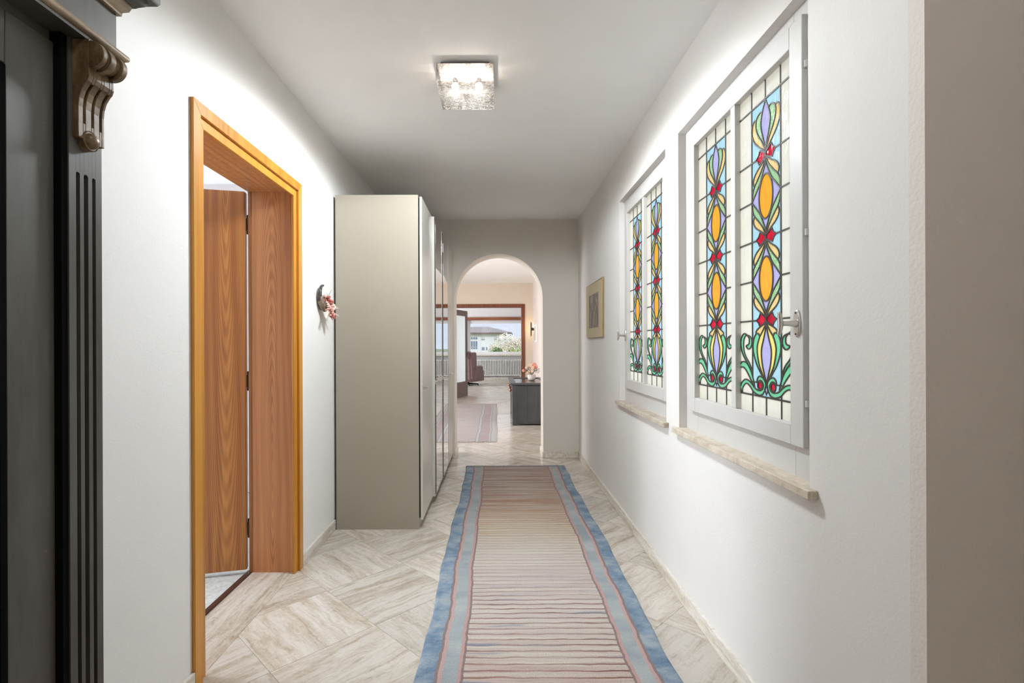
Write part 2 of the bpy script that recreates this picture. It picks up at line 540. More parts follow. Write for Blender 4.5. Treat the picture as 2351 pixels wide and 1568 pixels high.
M['bulb'] = k.m

# old print behind glass: dim sepia street view
k = N('old_print')
v = k.coord(scale=(1, 9, 5))
f = k.noise(v, 1.4, 6, 0.7, 0.6)
cc = k.ramp(f, [(0.36, (0.05, 0.045, 0.04, 1)), (0.5, (0.14, 0.115, 0.10, 1)), (0.6, (0.30, 0.24, 0.19, 1)), (0.72, (0.42, 0.36, 0.26, 1))])
k.set(cc, 0.4)
M['print'] = k.m


# rugs -----------------------------------------------------------------------------------------------
def rug_material(name, width, length, kind):
    k = N(name)
    uvn = k.n('TexCoord')
    sep = k.n('SeparateXYZ')
    k.l(uvn.outputs['UV'], sep.inputs[0])
    U, V = sep.outputs['X'], sep.outputs['Y']

    def nz(us, vs, scale=1.0, detail=2, rough=0.5):
        mp = k.n('Mapping')
        mp.inputs['Scale'].default_value = (us, vs, 1)
        k.l(uvn.outputs['UV'], mp.inputs['Vector'])
        return k.noise(mp.outputs[0], scale, detail, rough)

    wob = k.math('MULTIPLY', k.math('SUBTRACT', nz(3, 14, 1, 3), 0.5), 0.018)
    u2 = k.math('ADD', U, wob)
    e = k.math('MINIMUM', u2, k.math('SUBTRACT', width, u2))       # distance from the long edge
    wv = k.math('MULTIPLY', k.math('SUBTRACT', nz(2.5, 6, 1, 3), 0.5), 0.030)
    wv2 = k.math('MULTIPLY', k.math('SUBTRACT', nz(14, 30, 1, 2), 0.5), 0.012)
    v2 = k.math('ADD', k.math('ADD', V, wv), wv2)
    pile = nz(700, 700, 1, 2)
    if kind == 'runner':
        vn = k.math('DIVIDE', V, length)
        base = k.ramp(vn, [(0.0, srgb(205, 180, 172)), (0.17, srgb(208, 186, 178)), (0.26, srgb(214, 202, 194)),
                           (0.36, srgb(206, 192, 188)), (0.46, srgb(222, 212, 200)), (0.56, srgb(218, 196, 166)),
                           (0.66, srgb(196, 160, 132)), (0.8, srgb(176, 142, 126)), (1.0, srgb(168, 142, 136))])
        cream = nz(1.2, 60, 1, 2)
        base = k.mix(k.ramp(cream, [(0.42, (0, 0, 0, 1)), (0.62, (0.8, 0.8, 0.8, 1))]), base, srgb(228, 220, 206))
        ph = k.math('MULTIPLY', v2, 2 * PI / 0.041)
        sn = k.math('SINE', ph)
        line = k.math('MULTIPLY', k.math('SUBTRACT', sn, 0.66), 5.0, True)
        stren = k.ramp(nz(1.6, 5, 1, 3), [(0.3, (0.4, 0.4, 0.4, 1)), (0.6, (1, 1, 1, 1))])
        near = k.ramp(vn, [(0.0, (1, 1, 1, 1)), (0.30, (0.85,) * 3 + (1,)), (0.36, (0.35,) * 3 + (1,)), (0.5, (0.4,) * 3 + (1,)), (0.7, (0.75,) * 3 + (1,)), (1, (0.6,) * 3 + (1,))])
        lm = k.math('MULTIPLY', k.math('MULTIPLY', line, stren), near)
        lcol = k.ramp(nz(2, 9, 1, 2), [(0.35, srgb(128, 82, 66)), (0.6, srgb(146, 98, 82)), (0.75, srgb(172, 120, 110))])
        field = k.mix(lm, base, lcol)
        bl = k.math('MULTIPLY', k.ramp(nz(2.2, 26, 1, 2), [(0.60, (0, 0, 0, 1)), (0.68, (0.8, 0.8, 0.8, 1))]),
                    k.ramp(vn, [(0.0, (1, 1, 1, 1)), (0.26, (0.8,) * 3 + (1,)), (0.36, (0, 0, 0, 1))]))
        field = k.mix(bl, field, srgb(128, 148, 176))
        fine = nz(3, 240, 1, 2)
        field = k.mix(k.ramp(fine, [(0.5, (0, 0, 0, 1)), (0.75, (0.4, 0.4, 0.4, 1))]), field, srgb(160, 128, 116))
        bluev = nz(5, 6.5, 1, 5, 0.7)
        blue = k.ramp(bluev, [(0.38, srgb(108, 136, 164)), (0.5, srgb(142, 163, 182)), (0.62, srgb(174, 187, 196))])
        pale = k.ramp(nz(4, 7, 1, 3), [(0.35, srgb(160, 172, 178)), (0.65, srgb(190, 196, 196))])
        c = k.ramp(k.math('DIVIDE', e, 0.25), [(0.0, (0, 0, 0, 1)), (0.30, (0.2,) * 3 + (1,)), (0.345, (0.4,) * 3 + (1,)), (0.41, (0.6,) * 3 + (1,)), (0.63, (0.8,) * 3 + (1,)), (0.685, (0.2,) * 3 + (1,)), (0.725, (1, 1, 1, 1))], 'CONSTANT')
        def is_(val):
            return k.math('COMPARE', c, val)
        out = field
        for val, colr in ((0.0, blue), (0.2, srgb(152, 132, 128)), (0.4, srgb(206, 174, 168)), (0.6, pale), (0.8, srgb(204, 168, 162))):
            x = k.n('Math', operation='COMPARE')
            k.l(c, x.inputs[0]); x.inputs[1].default_value = val; x.inputs[2].default_value = 0.02
            out = k.mix(x.outputs[0], out, colr)
        # narrow blue-grey end band at the far short side
        endm = k.ramp(vn, [(0.984, (0, 0, 0, 1)), (0.988, (0.8, 0.8, 0.8, 1))])
        out = k.mix(endm, out, srgb(120, 128, 140))
    else:
        vn = k.math('DIVIDE', V, length)
        base = k.ramp(nz(1.5, 20, 1, 3), [(0.3, srgb(172, 164, 166)), (0.7, srgb(196, 190, 190))])
        fine = nz(3, 120, 1, 2)
        base = k.mix(k.ramp(fine, [(0.5, (0, 0, 0, 1)), (0.75, (0.4, 0.4, 0.4, 1))]), base, srgb(140, 128, 130))
        c = k.ramp(k.math('DIVIDE', e, 0.5), [(0.0, (0, 0, 0, 1)), (0.16, (0.2,) * 3 + (1,)), (0.19, (0,) * 3 + (1,)), (0.22, (0.4,) * 3 + (1,)), (0.46, (0.2,) * 3 + (1,)), (0.5, (0,) * 3 + (1,)), (0.55, (0.2,) * 3 + (1,)), (0.58, (1, 1, 1, 1))], 'CONSTANT')
        out = base
        pk = k.ramp(nz(6, 5, 1, 2), [(0.4, srgb(176, 168, 172)), (0.6, srgb(180, 160, 164))])
        for val, colr in ((0.0, srgb(196, 196, 196)), (0.2, srgb(158, 162, 170)), (0.4, pk)):
            x = k.n('Math', operation='COMPARE')
            k.l(c, x.inputs[0]); x.inputs[1].default_value = val; x.inputs[2].default_value = 0.02
            out = k.mix(x.outputs[0], out, colr)
    pv = k.ramp(k.math('ADD', k.math('MULTIPLY', pile, 0.5), k.math('MULTIPLY', nz(190, 190, 1, 3), 0.5)), [(0.36, (0.66, 0.66, 0.66, 1)), (0.6, (1, 1, 1, 1))])
    out = k.mix(0.9, out, pv, 'MULTIPLY')
    out = k.mix(1.0, out, (0.90, 0.90, 0.905, 1) if kind == 'runner' else (0.9, 0.9, 0.9, 1), 'MULTIPLY')
    k.set(out, 0.95, 0, 0.1)
    k.b.inputs['Sheen Weight'].default_value = 0.15
    k.bump(k.math('ADD', pile, k.math('MULTIPLY', nz(60, 60, 1, 3), 1.4)), 0.7, 0.003)
    return k.m


# ------------------------------------------------------------------ mesh helpers
class MB:
    def __init__(self):
        self.v = []
        self.f = []

    def add(self, vs, fs):
        o = len(self.v)
        self.v += [tuple(p) for p in vs]
        self.f += [tuple(i + o for i in f) for f in fs]
        return self

    def box(self, x0, x1, y0, y1, z0, z1):
        x0, x1 = sorted((x0, x1)); y0, y1 = sorted((y0, y1)); z0, z1 = sorted((z0, z1))
        vs = [(x, y, z) for x in (x0, x1) for y in (y0, y1) for z in (z0, z1)]
        return self.add(vs, [(0, 1, 3, 2), (4, 6, 7, 5), (0, 4, 5, 1), (2, 3, 7, 6), (0, 2, 6, 4), (1, 5, 7, 3)])

    def prism(self, poly, axis, a, b):
        """extrude a 2-D polygon along axis x, y or z; poly holds the other two coordinates in order"""
        def p3(p, t):
            return {'x': (t, p[0], p[1]), 'y': (p[0], t, p[1]), 'z': (p[0], p[1], t)}[axis]
        n = len(poly)
        vs = [p3(p, a) for p in poly] + [p3(p, b) for p in poly]
        fs = [tuple(range(n))[::-1], tuple(range(n, 2 * n))]
        fs += [(i, (i + 1) % n, (i + 1) % n + n, i + n) for i in range(n)]
        return self.add(vs, fs)

    def loft(self, loops, cap=True):
        n = len(loops[0])
        vs = [p for L in loops for p in L]
        fs = []
        for r in range(len(loops) - 1):
            for i in range(n):
                j = (i + 1) % n
                fs.append((r * n + i, r * n + j, (r + 1) * n + j, (r + 1) * n + i))
        if cap:
            fs.append(tuple(range(n))[::-1])
            fs.append(tuple(range((len(loops) - 1) * n, len(loops) * n)))
        return self.add(vs, fs)

    def lathe(self, prof, c=(0, 0, 0), axis='z', n=24, sx=1.0, sy=1.0):
        loops = []
        for r, t in prof:
            L = []
            for i in range(n):
                a = 2 * PI * i / n
                p, q = r * math.cos(a) * sx, r * math.sin(a) * sy
                L.append({'z': (c[0] + p, c[1] + q, c[2] + t), 'x': (c[0] + t, c[1] + p, c[2] + q), 'y': (c[0] + p, c[1] + t, c[2] + q)}[axis])
            loops.append(L)
        return self.loft(loops)

    def tube(self, pts, radii, n=8):
        pts = [Vector(p) for p in pts]
        if isinstance(radii, (int, float)):
            radii = [radii] * len(pts)
        loops = []
        ref = Vector((0.21, 0.37, 0.9)).normalized()
        for i, p in enumerate(pts):
            d = (pts[min(i + 1, len(pts) - 1)] - pts[max(i - 1, 0)]).normalized()
            a = d.cross(ref)
            if a.length < 1e-4:
                a = d.cross(Vector((1, 0, 0)))
            a.normalize()
            b = d.cross(a)
            loops.append([tuple(p + (a * math.cos(2 * PI * j / n) + b * math.sin(2 * PI * j / n)) * radii[i]) for j in range(n)])
        return self.loft(loops)

    def ball(self, c, r, n=12, m=8):
        rx, ry, rz = (r, r, r) if isinstance(r, (int, float)) else r
        loops = []
        for j in range(m + 1):
            t = -PI / 2 + PI * j / m
            rr = max(math.cos(t), 0.02)
            loops.append([(c[0] + rx * rr * math.cos(2 * PI * i / n), c[1] + ry * rr * math.sin(2 * PI * i / n), c[2] + rz * math.sin(t)) for i in range(n)])
        return self.loft(loops)

    def build(self, name, mat, parent=None, smooth=False, bevel=0.0, seg=2, local=False, angle=35):
        o_ = Vector((0, 0, 0))
        if parent is not None and not local:
            q = parent
            while q is not None:
                o_ = o_ + Vector(q.location)
                q = q.parent
        me = bpy.data.meshes.new(name)
        me.from_pydata([tuple(Vector(p) - o_) for p in self.v], [], self.f)
        me.update()
        import bmesh
        b = bmesh.new()
        b.from_mesh(me)
        bmesh.ops.recalc_face_normals(b, faces=b.faces)
        b.to_mesh(me)
        b.free()
        if mat:
            me.materials.append(M[mat] if isinstance(mat, str) else mat)
        if smooth:
            for p in me.polygons:
                p.use_smooth = True
            try:
                me.set_sharp_from_angle(angle=math.radians(angle))
            except Exception:
                pass
        o = bpy.data.objects.new(name, me)
        col.objects.link(o)
        if parent is not None:
            o.parent = parent
        if bevel:
            md = o.modifiers.new('bevel', 'BEVEL')
            md.width = bevel
            md.segments = seg
            md.limit_method = 'ANGLE'
            md.angle_limit = math.radians(40)
        return o


def B(*a):
    return MB().box(*a)


def tag(o, label, cat=None, group=None, kind=None):
    if label:
        o['label'] = label
    if cat:
        o['category'] = cat
    if group:
        o['group'] = group
    if kind:
        o['kind'] = kind
    return o


def thing(name, label, cat, loc=(0, 0, 0), rotz=0.0, group=None, kind=None):
    o = bpy.data.objects.new(name, None)
    o.empty_display_size = 0.1
    col.objects.link(o)
    o.location = loc
    o.rotation_euler = (0, 0, rotz)
    return tag(o, label, cat, group, kind)


def struct(name, mb, mat, label, cat, **kw):
    return tag(mb.build(name, mat, **kw), label, cat, None, 'structure')


def smooth_line(pts, sub=3):
    out = []
    n = len(pts)
    for i in range(n - 1):
        p0, p1, p2, p3 = pts[max(i - 1, 0)], pts[i], pts[i + 1], pts[min(i + 2, n - 1)]
        for s in range(sub):
            t = s / sub
            out.append(tuple(0.5 * ((2 * b) + (-a + c) * t + (2 * a - 5 * b + 4 * c - d) * t * t + (-a + 3 * b - 3 * c + d) * t ** 3)
                             for a, b, c, d in zip(p0, p1, p2, p3)))
    out.append(tuple(pts[-1]))
    return out


# ------------------------------------------------------------------ the setting
H = 2.6
WL, WR = -1.099, 0.890
YF = 5.56          # hall side of the arch wall
YA = 5.86          # far side of the arch wall
R2X = 0.80         # right wall of the room beyond
Y2 = 11.35         # wall with the wide doorway
Y3 = 17.75         # living-room window wall
W1 = (1.453, 2.494)
W2 = (2.681, 3.696)
WZ = (0.812, 2.268)
LEFT_T = 0.25

# floor slab (tiles lie on it) -------------------------------------------------------------------------
fl = MB()
fl.box(WL - 0.02, WR + 0.05, 1.20, 5.86, -0.12, -0.005)
fl.box(-2.6, R2X + 0.02, 5.86, 9.0, -0.12, -0.005)
floor = struct('floor', fl, 'grout', 'pale travertine floor laid diagonally along the hall', 'floor')
ff = MB()
ff.box(WL - 0.02, 1.14, -2.4, 1.20, -0.12, 0)
ff.box(-3.7, -2.6, 5.86, 9.0, -0.12, 0)
ff.box(-3.7, R2X + 0.02, 9.0, 11.35, -0.12, 0)
ff.box(-3.7, 3.1, 11.35, 17.9, -0.12, 0)
ff.build('floor_surface', 'trav_far', floor)
cp = struct('floor_side_room', B(-4.4, WL - LEFT_T - 0.012, 0.4, 4.4, -0.12, -0.008), 'carpet', 'light grey carpet in the room through the wooden door', 'carpet')

S2 = math.sqrt(0.5)
SU, SV, U0, V0 = 0.455, 0.447, 1.209, 2.425


def clip(poly, axis, lim, keep_less):
    out = []
    for i in range(len(poly)):
        a, b = poly[i], poly[(i + 1) % len(poly)]
        ia = (a[axis] <= lim) == keep_less or a[axis] == lim
        ib = (b[axis] <= lim) == keep_less or b[axis] == lim
        if ia:
            out.append(a)
        if ia != ib:
            t = (lim - a[axis]) / (b[axis] - a[axis])
            out.append(tuple(a[k_] + (b[k_] - a[k_]) * t for k_ in (0, 1)))
    return out


def tile_field(x0, x1, y0, y1):
    g = 0.0007
    for iu in range(-8, 24):
        for iv in range(-8, 30):
            u0, u1 = U0 + iu * SU + g, U0 + (iu + 1) * SU - g
            v0, v1 = V0 + iv * SV + g, V0 + (iv + 1) * SV - g
            p = [((u - v) * S2, (u + v) * S2) for u, v in ((u0, v0), (u1, v0), (u1, v1), (u0, v1))]
            for ax, lim, less in ((0, x1, True), (0, x0, False), (1, y1, True), (1, y0, False)):
                if p:
                    p = clip(p, ax, lim, less)
            if len(p) < 3:
                continue
            area = abs(sum(p[i][0] * p[(i + 1) % len(p)][1] - p[(i + 1) % len(p)][0] * p[i][1] for i in range(len(p)))) / 2
            if area < 0.0006:
                continue
            cx = sum(q[0] for q in p) / len(p)
            cy = sum(q[1] for q in p) / len(p)
            # veins run north-east on one colour of the chequer, north-west on the other
            ang = PI / 4 if (iu + iv) % 2 else 3 * PI / 4
            if (iu, iv) == (-1, -1):
                ang = 3 * PI / 4
            ca, sa = math.cos(-ang), math.sin(-ang)
            loc = [((q[0] - cx) * ca - (q[1] - cy) * sa, (q[0] - cx) * sa + (q[1] - cy) * ca) for q in p]
            o = MB().prism(loc, 'z', -0.0045, 0.0).build('tile', 'trav', floor, local=True)
            o.location = (cx, cy, 0)
            o.rotation_euler = (0, 0, ang)


tile_field(WL - 0.010, WR - 0.001, 1.22, YA)
tile_field(-2.55, R2X, YA, 9.0)
# long slab in the doorway and wooden threshold strip
ts = MB().prism([(-0.435, -0.115), (0.435, -0.115), (0.435, 0.115), (-0.435, 0.115)], 'z', -0.005, 0.0).build('tile', 'trav', floor, local=True)
ts.location = (-1.2255, 2.36, 0)
ts.rotation_euler = (0, 0, PI / 2)
B(-1.3415, WL - 0.0105, 1.90, 2.82, -0.12, -0.005).build('doorway_bed', 'grout', floor)

# ceiling ---------------------------------------------------------------------------------------------
cl = MB()
cl.box(-4.5, 1.02, -2.5, 11.45, H, H + 0.2)
cl.box(1.02, 1.24, -2.5, 1.1, H, H + 0.2)
cl.box(-4.5, 3.1, 11.45, 18.0, H, H + 0.2)
struct('ceiling', cl, 'ceiling', 'smooth white painted ceiling running down the hall', 'ceiling')

# left wall with the door opening
DY0, DY1, DZ = 1.905, 2.795, 2.085
wl = MB()
wl.box(WL - LEFT_T, WL, -2.4, DY0, 0, H)
wl.box(WL - LEFT_T, WL, DY1, YF, 0, H)
wl.box(WL - LEFT_T, WL, DY0, DY1, DZ, H)
struct('wall_left', wl, 'wall', 'off-white plaster wall with the wooden door frame', 'wall')

# right wall with two window recesses
WRO = WR + 0.085
wr = MB()
wr.box(WR, WRO, 1.10, YF, 0, WZ[0])
wr.box(WR, WRO, 1.10, YF, WZ[1], H)
wr.box(WR, WRO, 1.10, W1[0], WZ[0], WZ[1])
wr.box(WR, WRO, W1[1], W2[0], WZ[0], WZ[1])
wr.box(WR, WRO, W2[1], YF, WZ[0], WZ[1])
struct('wall_right', wr, 'wall_r', 'off-white plaster wall holding the two stained glass windows', 'wall')

# near pier: the end of the right wall turns outward here
struct('wall_near', B(WR, 1.14, 1.058, 1.10, 0, H), 'wall_near', 'shaded plaster wall end at the right edge', 'wall')
sv = MB()
sv.box(1.14, 1.24, -2.4, 1.10, 0, H)
sv.box(WL - LEFT_T, 1.24, -2.5, -2.4, 0, H)
struct('wall_back', sv, 'wall_near', 'plaster walls of the entrance behind the viewer', 'wall')

# arch wall
AX0, AX1 = -0.4617, 0.5011
ar = (AX1 - AX0) / 2
ac = (AX0 + AX1) / 2
az = 2.227 - ar
poly = [(WL - LEFT_T, 0), (AX0, 0)]
for i in range(49):
    a = PI - PI * i / 48
    poly.append((ac + ar * math.cos(a), az + ar * math.sin(a)))
poly += [(AX1, 0), (WRO, 0), (WRO, H), (WL - LEFT_T, H)]
aw = MB().prism(poly, 'y', YF, YA)
struct('wall_far', aw, 'wall_far', 'plaster end wall pierced by a round arch', 'wall', smooth=True, angle=20)

# skirtings ------------------------------------------------------------------------------------------
BH, BT = 0.068, 0.013


def skirting(name, *boxes, label):
    m = MB()
    for b in boxes:
        m.box(*b)
    return struct(name, m, 'trav_base', label, 'skirting', bevel=0.002)


skirting('baseboard_right', (WR - BT, WR, 1.06, YF - BT, 0, BH), label='low travertine skirting under the stained glass windows')
skirting('baseboard_far', (AX1, WR - 0.0005, YF - BT, YF, 0, BH), (AX1 - 0.012, AX1, YF - BT, YA + 0.01, 0, BH), label='travertine skirting at the right foot of the arch')
skirting('baseboard_arch', (-0.50, AX0, YF - BT, YF, 0, BH), (AX0, AX0 + 0.012, YF - BT, YA + 0.01, 0, BH), label='travertine skirting at the left foot of the arch')
skirting('baseboard_left', (WL, WL + BT, 2.847, 3.419, 0, BH), label='travertine skirting between door frame and wardrobe')
skirting('baseboard_near', (WL, WL + BT, 0.95, 1.828, 0, BH), label='travertine skirting between dark armoire and door frame')

# side room
sr = MB()
sr.box(-4.4, -4.25, 0.4, 1.80, 0, H)
sr.box(-4.4, -4.25, 2.70, 4.4, 0, H)
sr.box(-4.4, -4.25, 1.80, 2.70, 2.15, H)
sr.box(-4.4, -4.25, 1.80, 2.70, -0.1, 0.1)
sr.box(-4.4, WL - LEFT_T, 4.3, 4.4, 0, H)
sr.box(-4.4, WL - LEFT_T, 0.4, 0.5, 0, H)
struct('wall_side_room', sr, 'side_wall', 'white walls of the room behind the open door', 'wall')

# room beyond the arch
r2 = MB()
r2.box(R2X, R2X + 0.2, YA, Y2, 0, H)
struct('wall_dining_right', r2, 'wall_pink', 'pale pinkish wall beyond the arch behind the chest', 'wall')
OX0, OX1, OZ = -1.03, 0.545, 2.055
r2 = MB()
r2.box(OX1 + 0.02, R2X + 0.2, Y2, Y2 + 0.12, 0, H)
r2.box(-3.7, OX0 - 0.02, Y2, Y2 + 0.12, 0, H)
r2.box(OX0 - 0.02, OX1 + 0.02, Y2, Y2 + 0.12, OZ + 0.02, H)
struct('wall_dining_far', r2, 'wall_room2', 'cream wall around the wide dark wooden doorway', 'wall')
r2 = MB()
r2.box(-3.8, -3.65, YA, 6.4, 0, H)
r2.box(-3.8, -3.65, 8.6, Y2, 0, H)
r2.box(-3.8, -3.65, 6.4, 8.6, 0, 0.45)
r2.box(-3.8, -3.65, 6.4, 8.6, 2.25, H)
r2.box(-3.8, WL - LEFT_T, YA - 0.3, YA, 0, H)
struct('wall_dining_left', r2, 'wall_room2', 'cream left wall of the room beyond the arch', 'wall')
r2 = MB()
r2.box(-3.8, -3.65, Y2 + 0.12, 12.6, 0, H)
r2.box(-3.8, -3.65, 16.6, 17.9, 0, H)
r2.box(-3.8, -3.65, 12.6, 16.6, 0, 0.85)
r2.box(-3.8, -3.65, 12.6, 16.6, 2.05, H)
r2.box(3.0, 3.15, Y2 + 0.12, 17.9, 0, H)
r2.box(R2X + 0.2, 3.15, Y2, Y2 + 0.12, 0, H)
struct('wall_living_side', r2, 'white_wall', 'white side walls of the far living room', 'wall')
GX0, GX1, GZ0, GZ1 = -1.02, 1.12, 0.90, 2.02
r2 = MB()
r2.box(-3.8, GX0, Y3, Y3 + 0.25, 0, H)
r2.box(GX1, 3.15, Y3, Y3 + 0.25, 0, H)
r2.box(GX0, GX1, Y3, Y3 + 0.25, 0, GZ0)
r2.box(GX0, GX1, Y3, Y3 + 0.25, GZ1, H)
wlf = struct('wall_living_far', r2, 'white_wall', 'white window wall of the far living room', 'wall')
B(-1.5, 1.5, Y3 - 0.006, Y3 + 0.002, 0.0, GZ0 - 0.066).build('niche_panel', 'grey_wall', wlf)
skirting('baseboard_living', (-3.6, 3.0, Y3 - 0.022, Y3 - 0.0065, 0, 0.09), label='grey stone skirting under the far radiator')

# ------------------------------------------------------------------ stained glass
CZ_TOP, CZ_BOT, GZT, GZB = 2.090, 1.052, 2.168, 0.978
CU, GU = 0.0945, 0.193
N_ = [1.8965, 1.608, 1.3215]
E_ = [1.752, 1.4645]
def mm(l):
    return [(a / 1000.0, b / 1000.0) for a, b in l]
lav_top = mm([(0, 2090), (7, 2075), (20, 2052), (28, 2031), (31, 2013), (28, 1993), (21, 1972), (13, 1951), (5, 1930), (0, 1912)])
green_top = mm([(21, 2052), (32, 2056), (47, 2053), (60, 2043), (65, 2030), (64, 2012), (57, 1993), (45, 1974), (30, 1957), (18, 1940), (8, 1924), (0, 1910)])
yel_top = mm([(61, 2041), (74, 2043), (86, 2033), (92, 2017), (92, 1999), (85, 1980), (70, 1960), (50, 1943), (33, 1930), (15, 1917), (0, 1905)])
red_n = mm([(38, 26), (48, 10), (67, 0), (51, -9), (43, -22), (27, -17), (4, -6), (4, 8), (24, 19), (38, 26)])
g_out = mm([(0, 137), (17, 109), (37, 88), (57, 70), (76, 54), (88, 35), (94, 0)])
g_in = mm([(0, 128), (3, 114), (13, 95), (25, 75), (41, 51), (65, 28), (94, 0)])
y_out = mm([(0, 138), (21, 123), (41, 112), (60, 102), (76, 89), (84, 74), (82, 61), (76, 54)])
lav_b = mm([(0, 1308), (9, 1277), (19, 1251), (29, 1229), (33, 1208), (31, 1186), (25, 1160), (16, 1138), (8, 1118), (0, 1102)])
py_ = mm([(0, 1310), (23, 1284), (43, 1264), (55, 1244), (62, 1225), (61, 1206), (56, 1185), (47, 1161), (34, 1141), (19, 1122), (0, 1102)])
gb_ = mm([(43, 1264), (52, 1274), (66, 1275), (80, 1264), (89, 1247), (92, 1230), (89, 1209), (79, 1186), (64, 1162), (44, 1141), (24, 1121), (0, 1100)])
cap_ = mm([(0, 1312), (27, 1303), (43, 1297), (62, 1288), (70, 1280), (67, 1274)])
scr_t = mm([(181, 1053), (187, 1074), (176, 1092), (149, 1105), (123, 1102), (99, 1091), (81, 1079), (63, 1073), (41, 1072), (25, 1080), (20, 1094)])
scr_b = mm([(173, 1053), (169, 1073), (146, 1090), (125, 1087), (106, 1076), (90, 1064), (67, 1057), (45, 1055), (23, 1062), (9, 1080), (5, 1096), (7, 1104)])
cc_o = mm([(62, 1097), (63, 1108), (56, 1118), (43, 1123), (24, 1119), (11, 1109), (7, 1104)])
cc_i = mm([(58, 1100), (45, 1108), (32, 1106), (20, 1094)])
leaf_t = mm([(192, 1156), (177, 1169), (155, 1171), (133, 1164), (114, 1146), (99, 1126), (88, 1103), (80, 1080)])
leaf_b = mm([(192, 1148), (167, 1150), (147, 1142), (128, 1126), (108, 1106), (92, 1086)])
stem_r = mm([(94, 1122), (102, 1144), (118, 1167), (142, 1187), (157, 1208), (162, 1230), (160, 1252), (150, 1266), (136, 1271)])
stem_l = mm([(114, 1146), (133, 1165), (150, 1180), (170, 1201), (182, 1227), (183, 1252), (170, 1271), (153, 1277), (136, 1271)])
cr_o = mm([(136, 1271), (114, 1266), (101, 1254), (101, 1235), (112, 1222), (126, 1219), (139, 1225), (143, 1231)])
cr_i = mm([(136, 1271), (122, 1261), (119, 1249), (123, 1237), (143, 1231)])


def ell(cx, cz, a, b, n=28):
    return [(cx + a * math.cos(2 * PI * i / n), cz + b * math.sin(2 * PI * i / n)) for i in range(n + 1)]


lines = []     # (points, lead half-width)
shapes = []    # (polygon, material) later ones lie on top
HW = 0.0024


def both(pts, hw=HW, sub=3):
    s = smooth_line(pts, sub) if sub else pts
    lines.append((s, hw))
    lines.append(([(-a, b) for a, b in s], hw))
    return s


def shape(poly, m_, mirror=True):
    shapes.append((poly, m_))
    if mirror:
        shapes.append(([(-a, b) for a, b in poly], m_))


# straight leading
lines.append(([(-GU, CZ_TOP), (GU, CZ_TOP)], 0.0030))
lines.append(([(-GU, CZ_BOT), (GU, CZ_BOT)], 0.0030))
lines.append(([(0, CZ_TOP), (0, GZT)], HW))
lines.append(([(0, GZB), (0, CZ_BOT)], HW))
for s in (-1, 1):
    lines.append(([(s * CU, CZ_TOP), (s * CU, GZT)], HW))
    lines.append(([(s * CU, GZB), (s * CU, CZ_BOT)], HW))
    lines.append(([(s * CU, CZ_TOP), (s * CU, 1.117)], 0.0026))
    lines.append(([(s * CU, 1.067), (s * CU, CZ_BOT)], HW))
    for z in E_:
        lines.append(([(s * CU, z), (s * GU, z)], 0.0027))
    for z in N_:
        lines.append(([(s * 0.067, z), (s * GU, z)], 0.0027))
a = both(yel_top); b_ = both(green_top); c_ = both(lav_top)
shape(a + [(0, 1.92), (0.02, 1.99), (0.045, 2.035)], 'g_yel')
shape(b_ + [(0, 1.95), (0.015, 2.0)], 'g_leaf')
shapes.append((c_ + [(-p, q) for p, q in reversed(c_[1:-1])], 'g_lav'))
for z in N_:
    r = [(p, q + z) for p, q in red_n]
    both(r, HW, 0)
    shape(r[:-1], 'g_red')
    lines.append(([(0, z + 0.016), (0, z - 0.016)], 0.0045))
for z in E_:
    for s in (1, -1):
        f_ = lambda l: [(p, z + s * q) for p, q in l]
        yo, go, gi = both(f_(y_out)), both(f_(g_out)), both(f_(g_in))
        shape(yo + [(0.05, z + s * 0.07), (0.02, z + s * 0.10)], 'g_yel')
        shape(go + gi[::-1], 'g_leaf')
        shape([(0, z), (0.094, z)] + gi[::-1], 'g_lav')
    e_ = ell(0, z, 0.045, 0.078)
    lines.append((e_, 0.0028))
    shapes.append((e_[:-1], 'g_amber'))
cp_ = both(cap_); g1 = both(gb_); p1 = both(py_); l1 = both(lav_b)
shape(cp_ + [(0.05, 1.27), (0.043, 1.264), (0.02, 1.287)], 'g_yel')
shape(g1 + [(0.03, 1.2), (0.04, 1.255)], 'g_mint')
shape(p1 + [(0, 1.2)], 'g_pale')
shapes.append((l1 + [(-p, q) for p, q in reversed(l1[1:-1])], 'g_lav'))
st, sb = both(scr_t), both(scr_b)
co, ci = both(cc_o), both(cc_i)
lt, lb = both(leaf_t), both(leaf_b)
sr_, sl_ = both(stem_r), both(stem_l)
kro, kri = both(cr_o), both(cr_i)
shape(sr_ + sl_[::-1], 'g_mint')
shape(lt + lb[::-1], 'g_mint')
shape(st + sb[::-1], 'g_mint')
shape(co + ci[::-1], 'g_mint')
shape(kro + kri[::-1], 'g_mint')
for s in (-1, 1):
    e_ = ell(s * 0.043, 1.090, 0.016, 0.0145, 16)
    lines.append((e_, 0.0034))
    shapes.append((e_[:-1], 'g_red'))
dia = [(0, 1.095), (0.010, 1.078), (0, 1.060), (-0.010, 1.078), (0, 1.095)]
lines.append((dia, HW))
shapes.append((dia[:-1], 'g_lav'))
both([(0.062, 1.100), (0.0945, 1.100)], HW, 0)


def inside(p, poly):
    x, y = p
    r = False
    j = len(poly) - 1
    for i in range(len(poly)):
        xi, yi = poly[i]; xj, yj = poly[j]
        if (yi > y) != (yj > y) and x < (xj - xi) * (y - yi) / (yj - yi) + xi:
            r = not r
        j = i
    return r


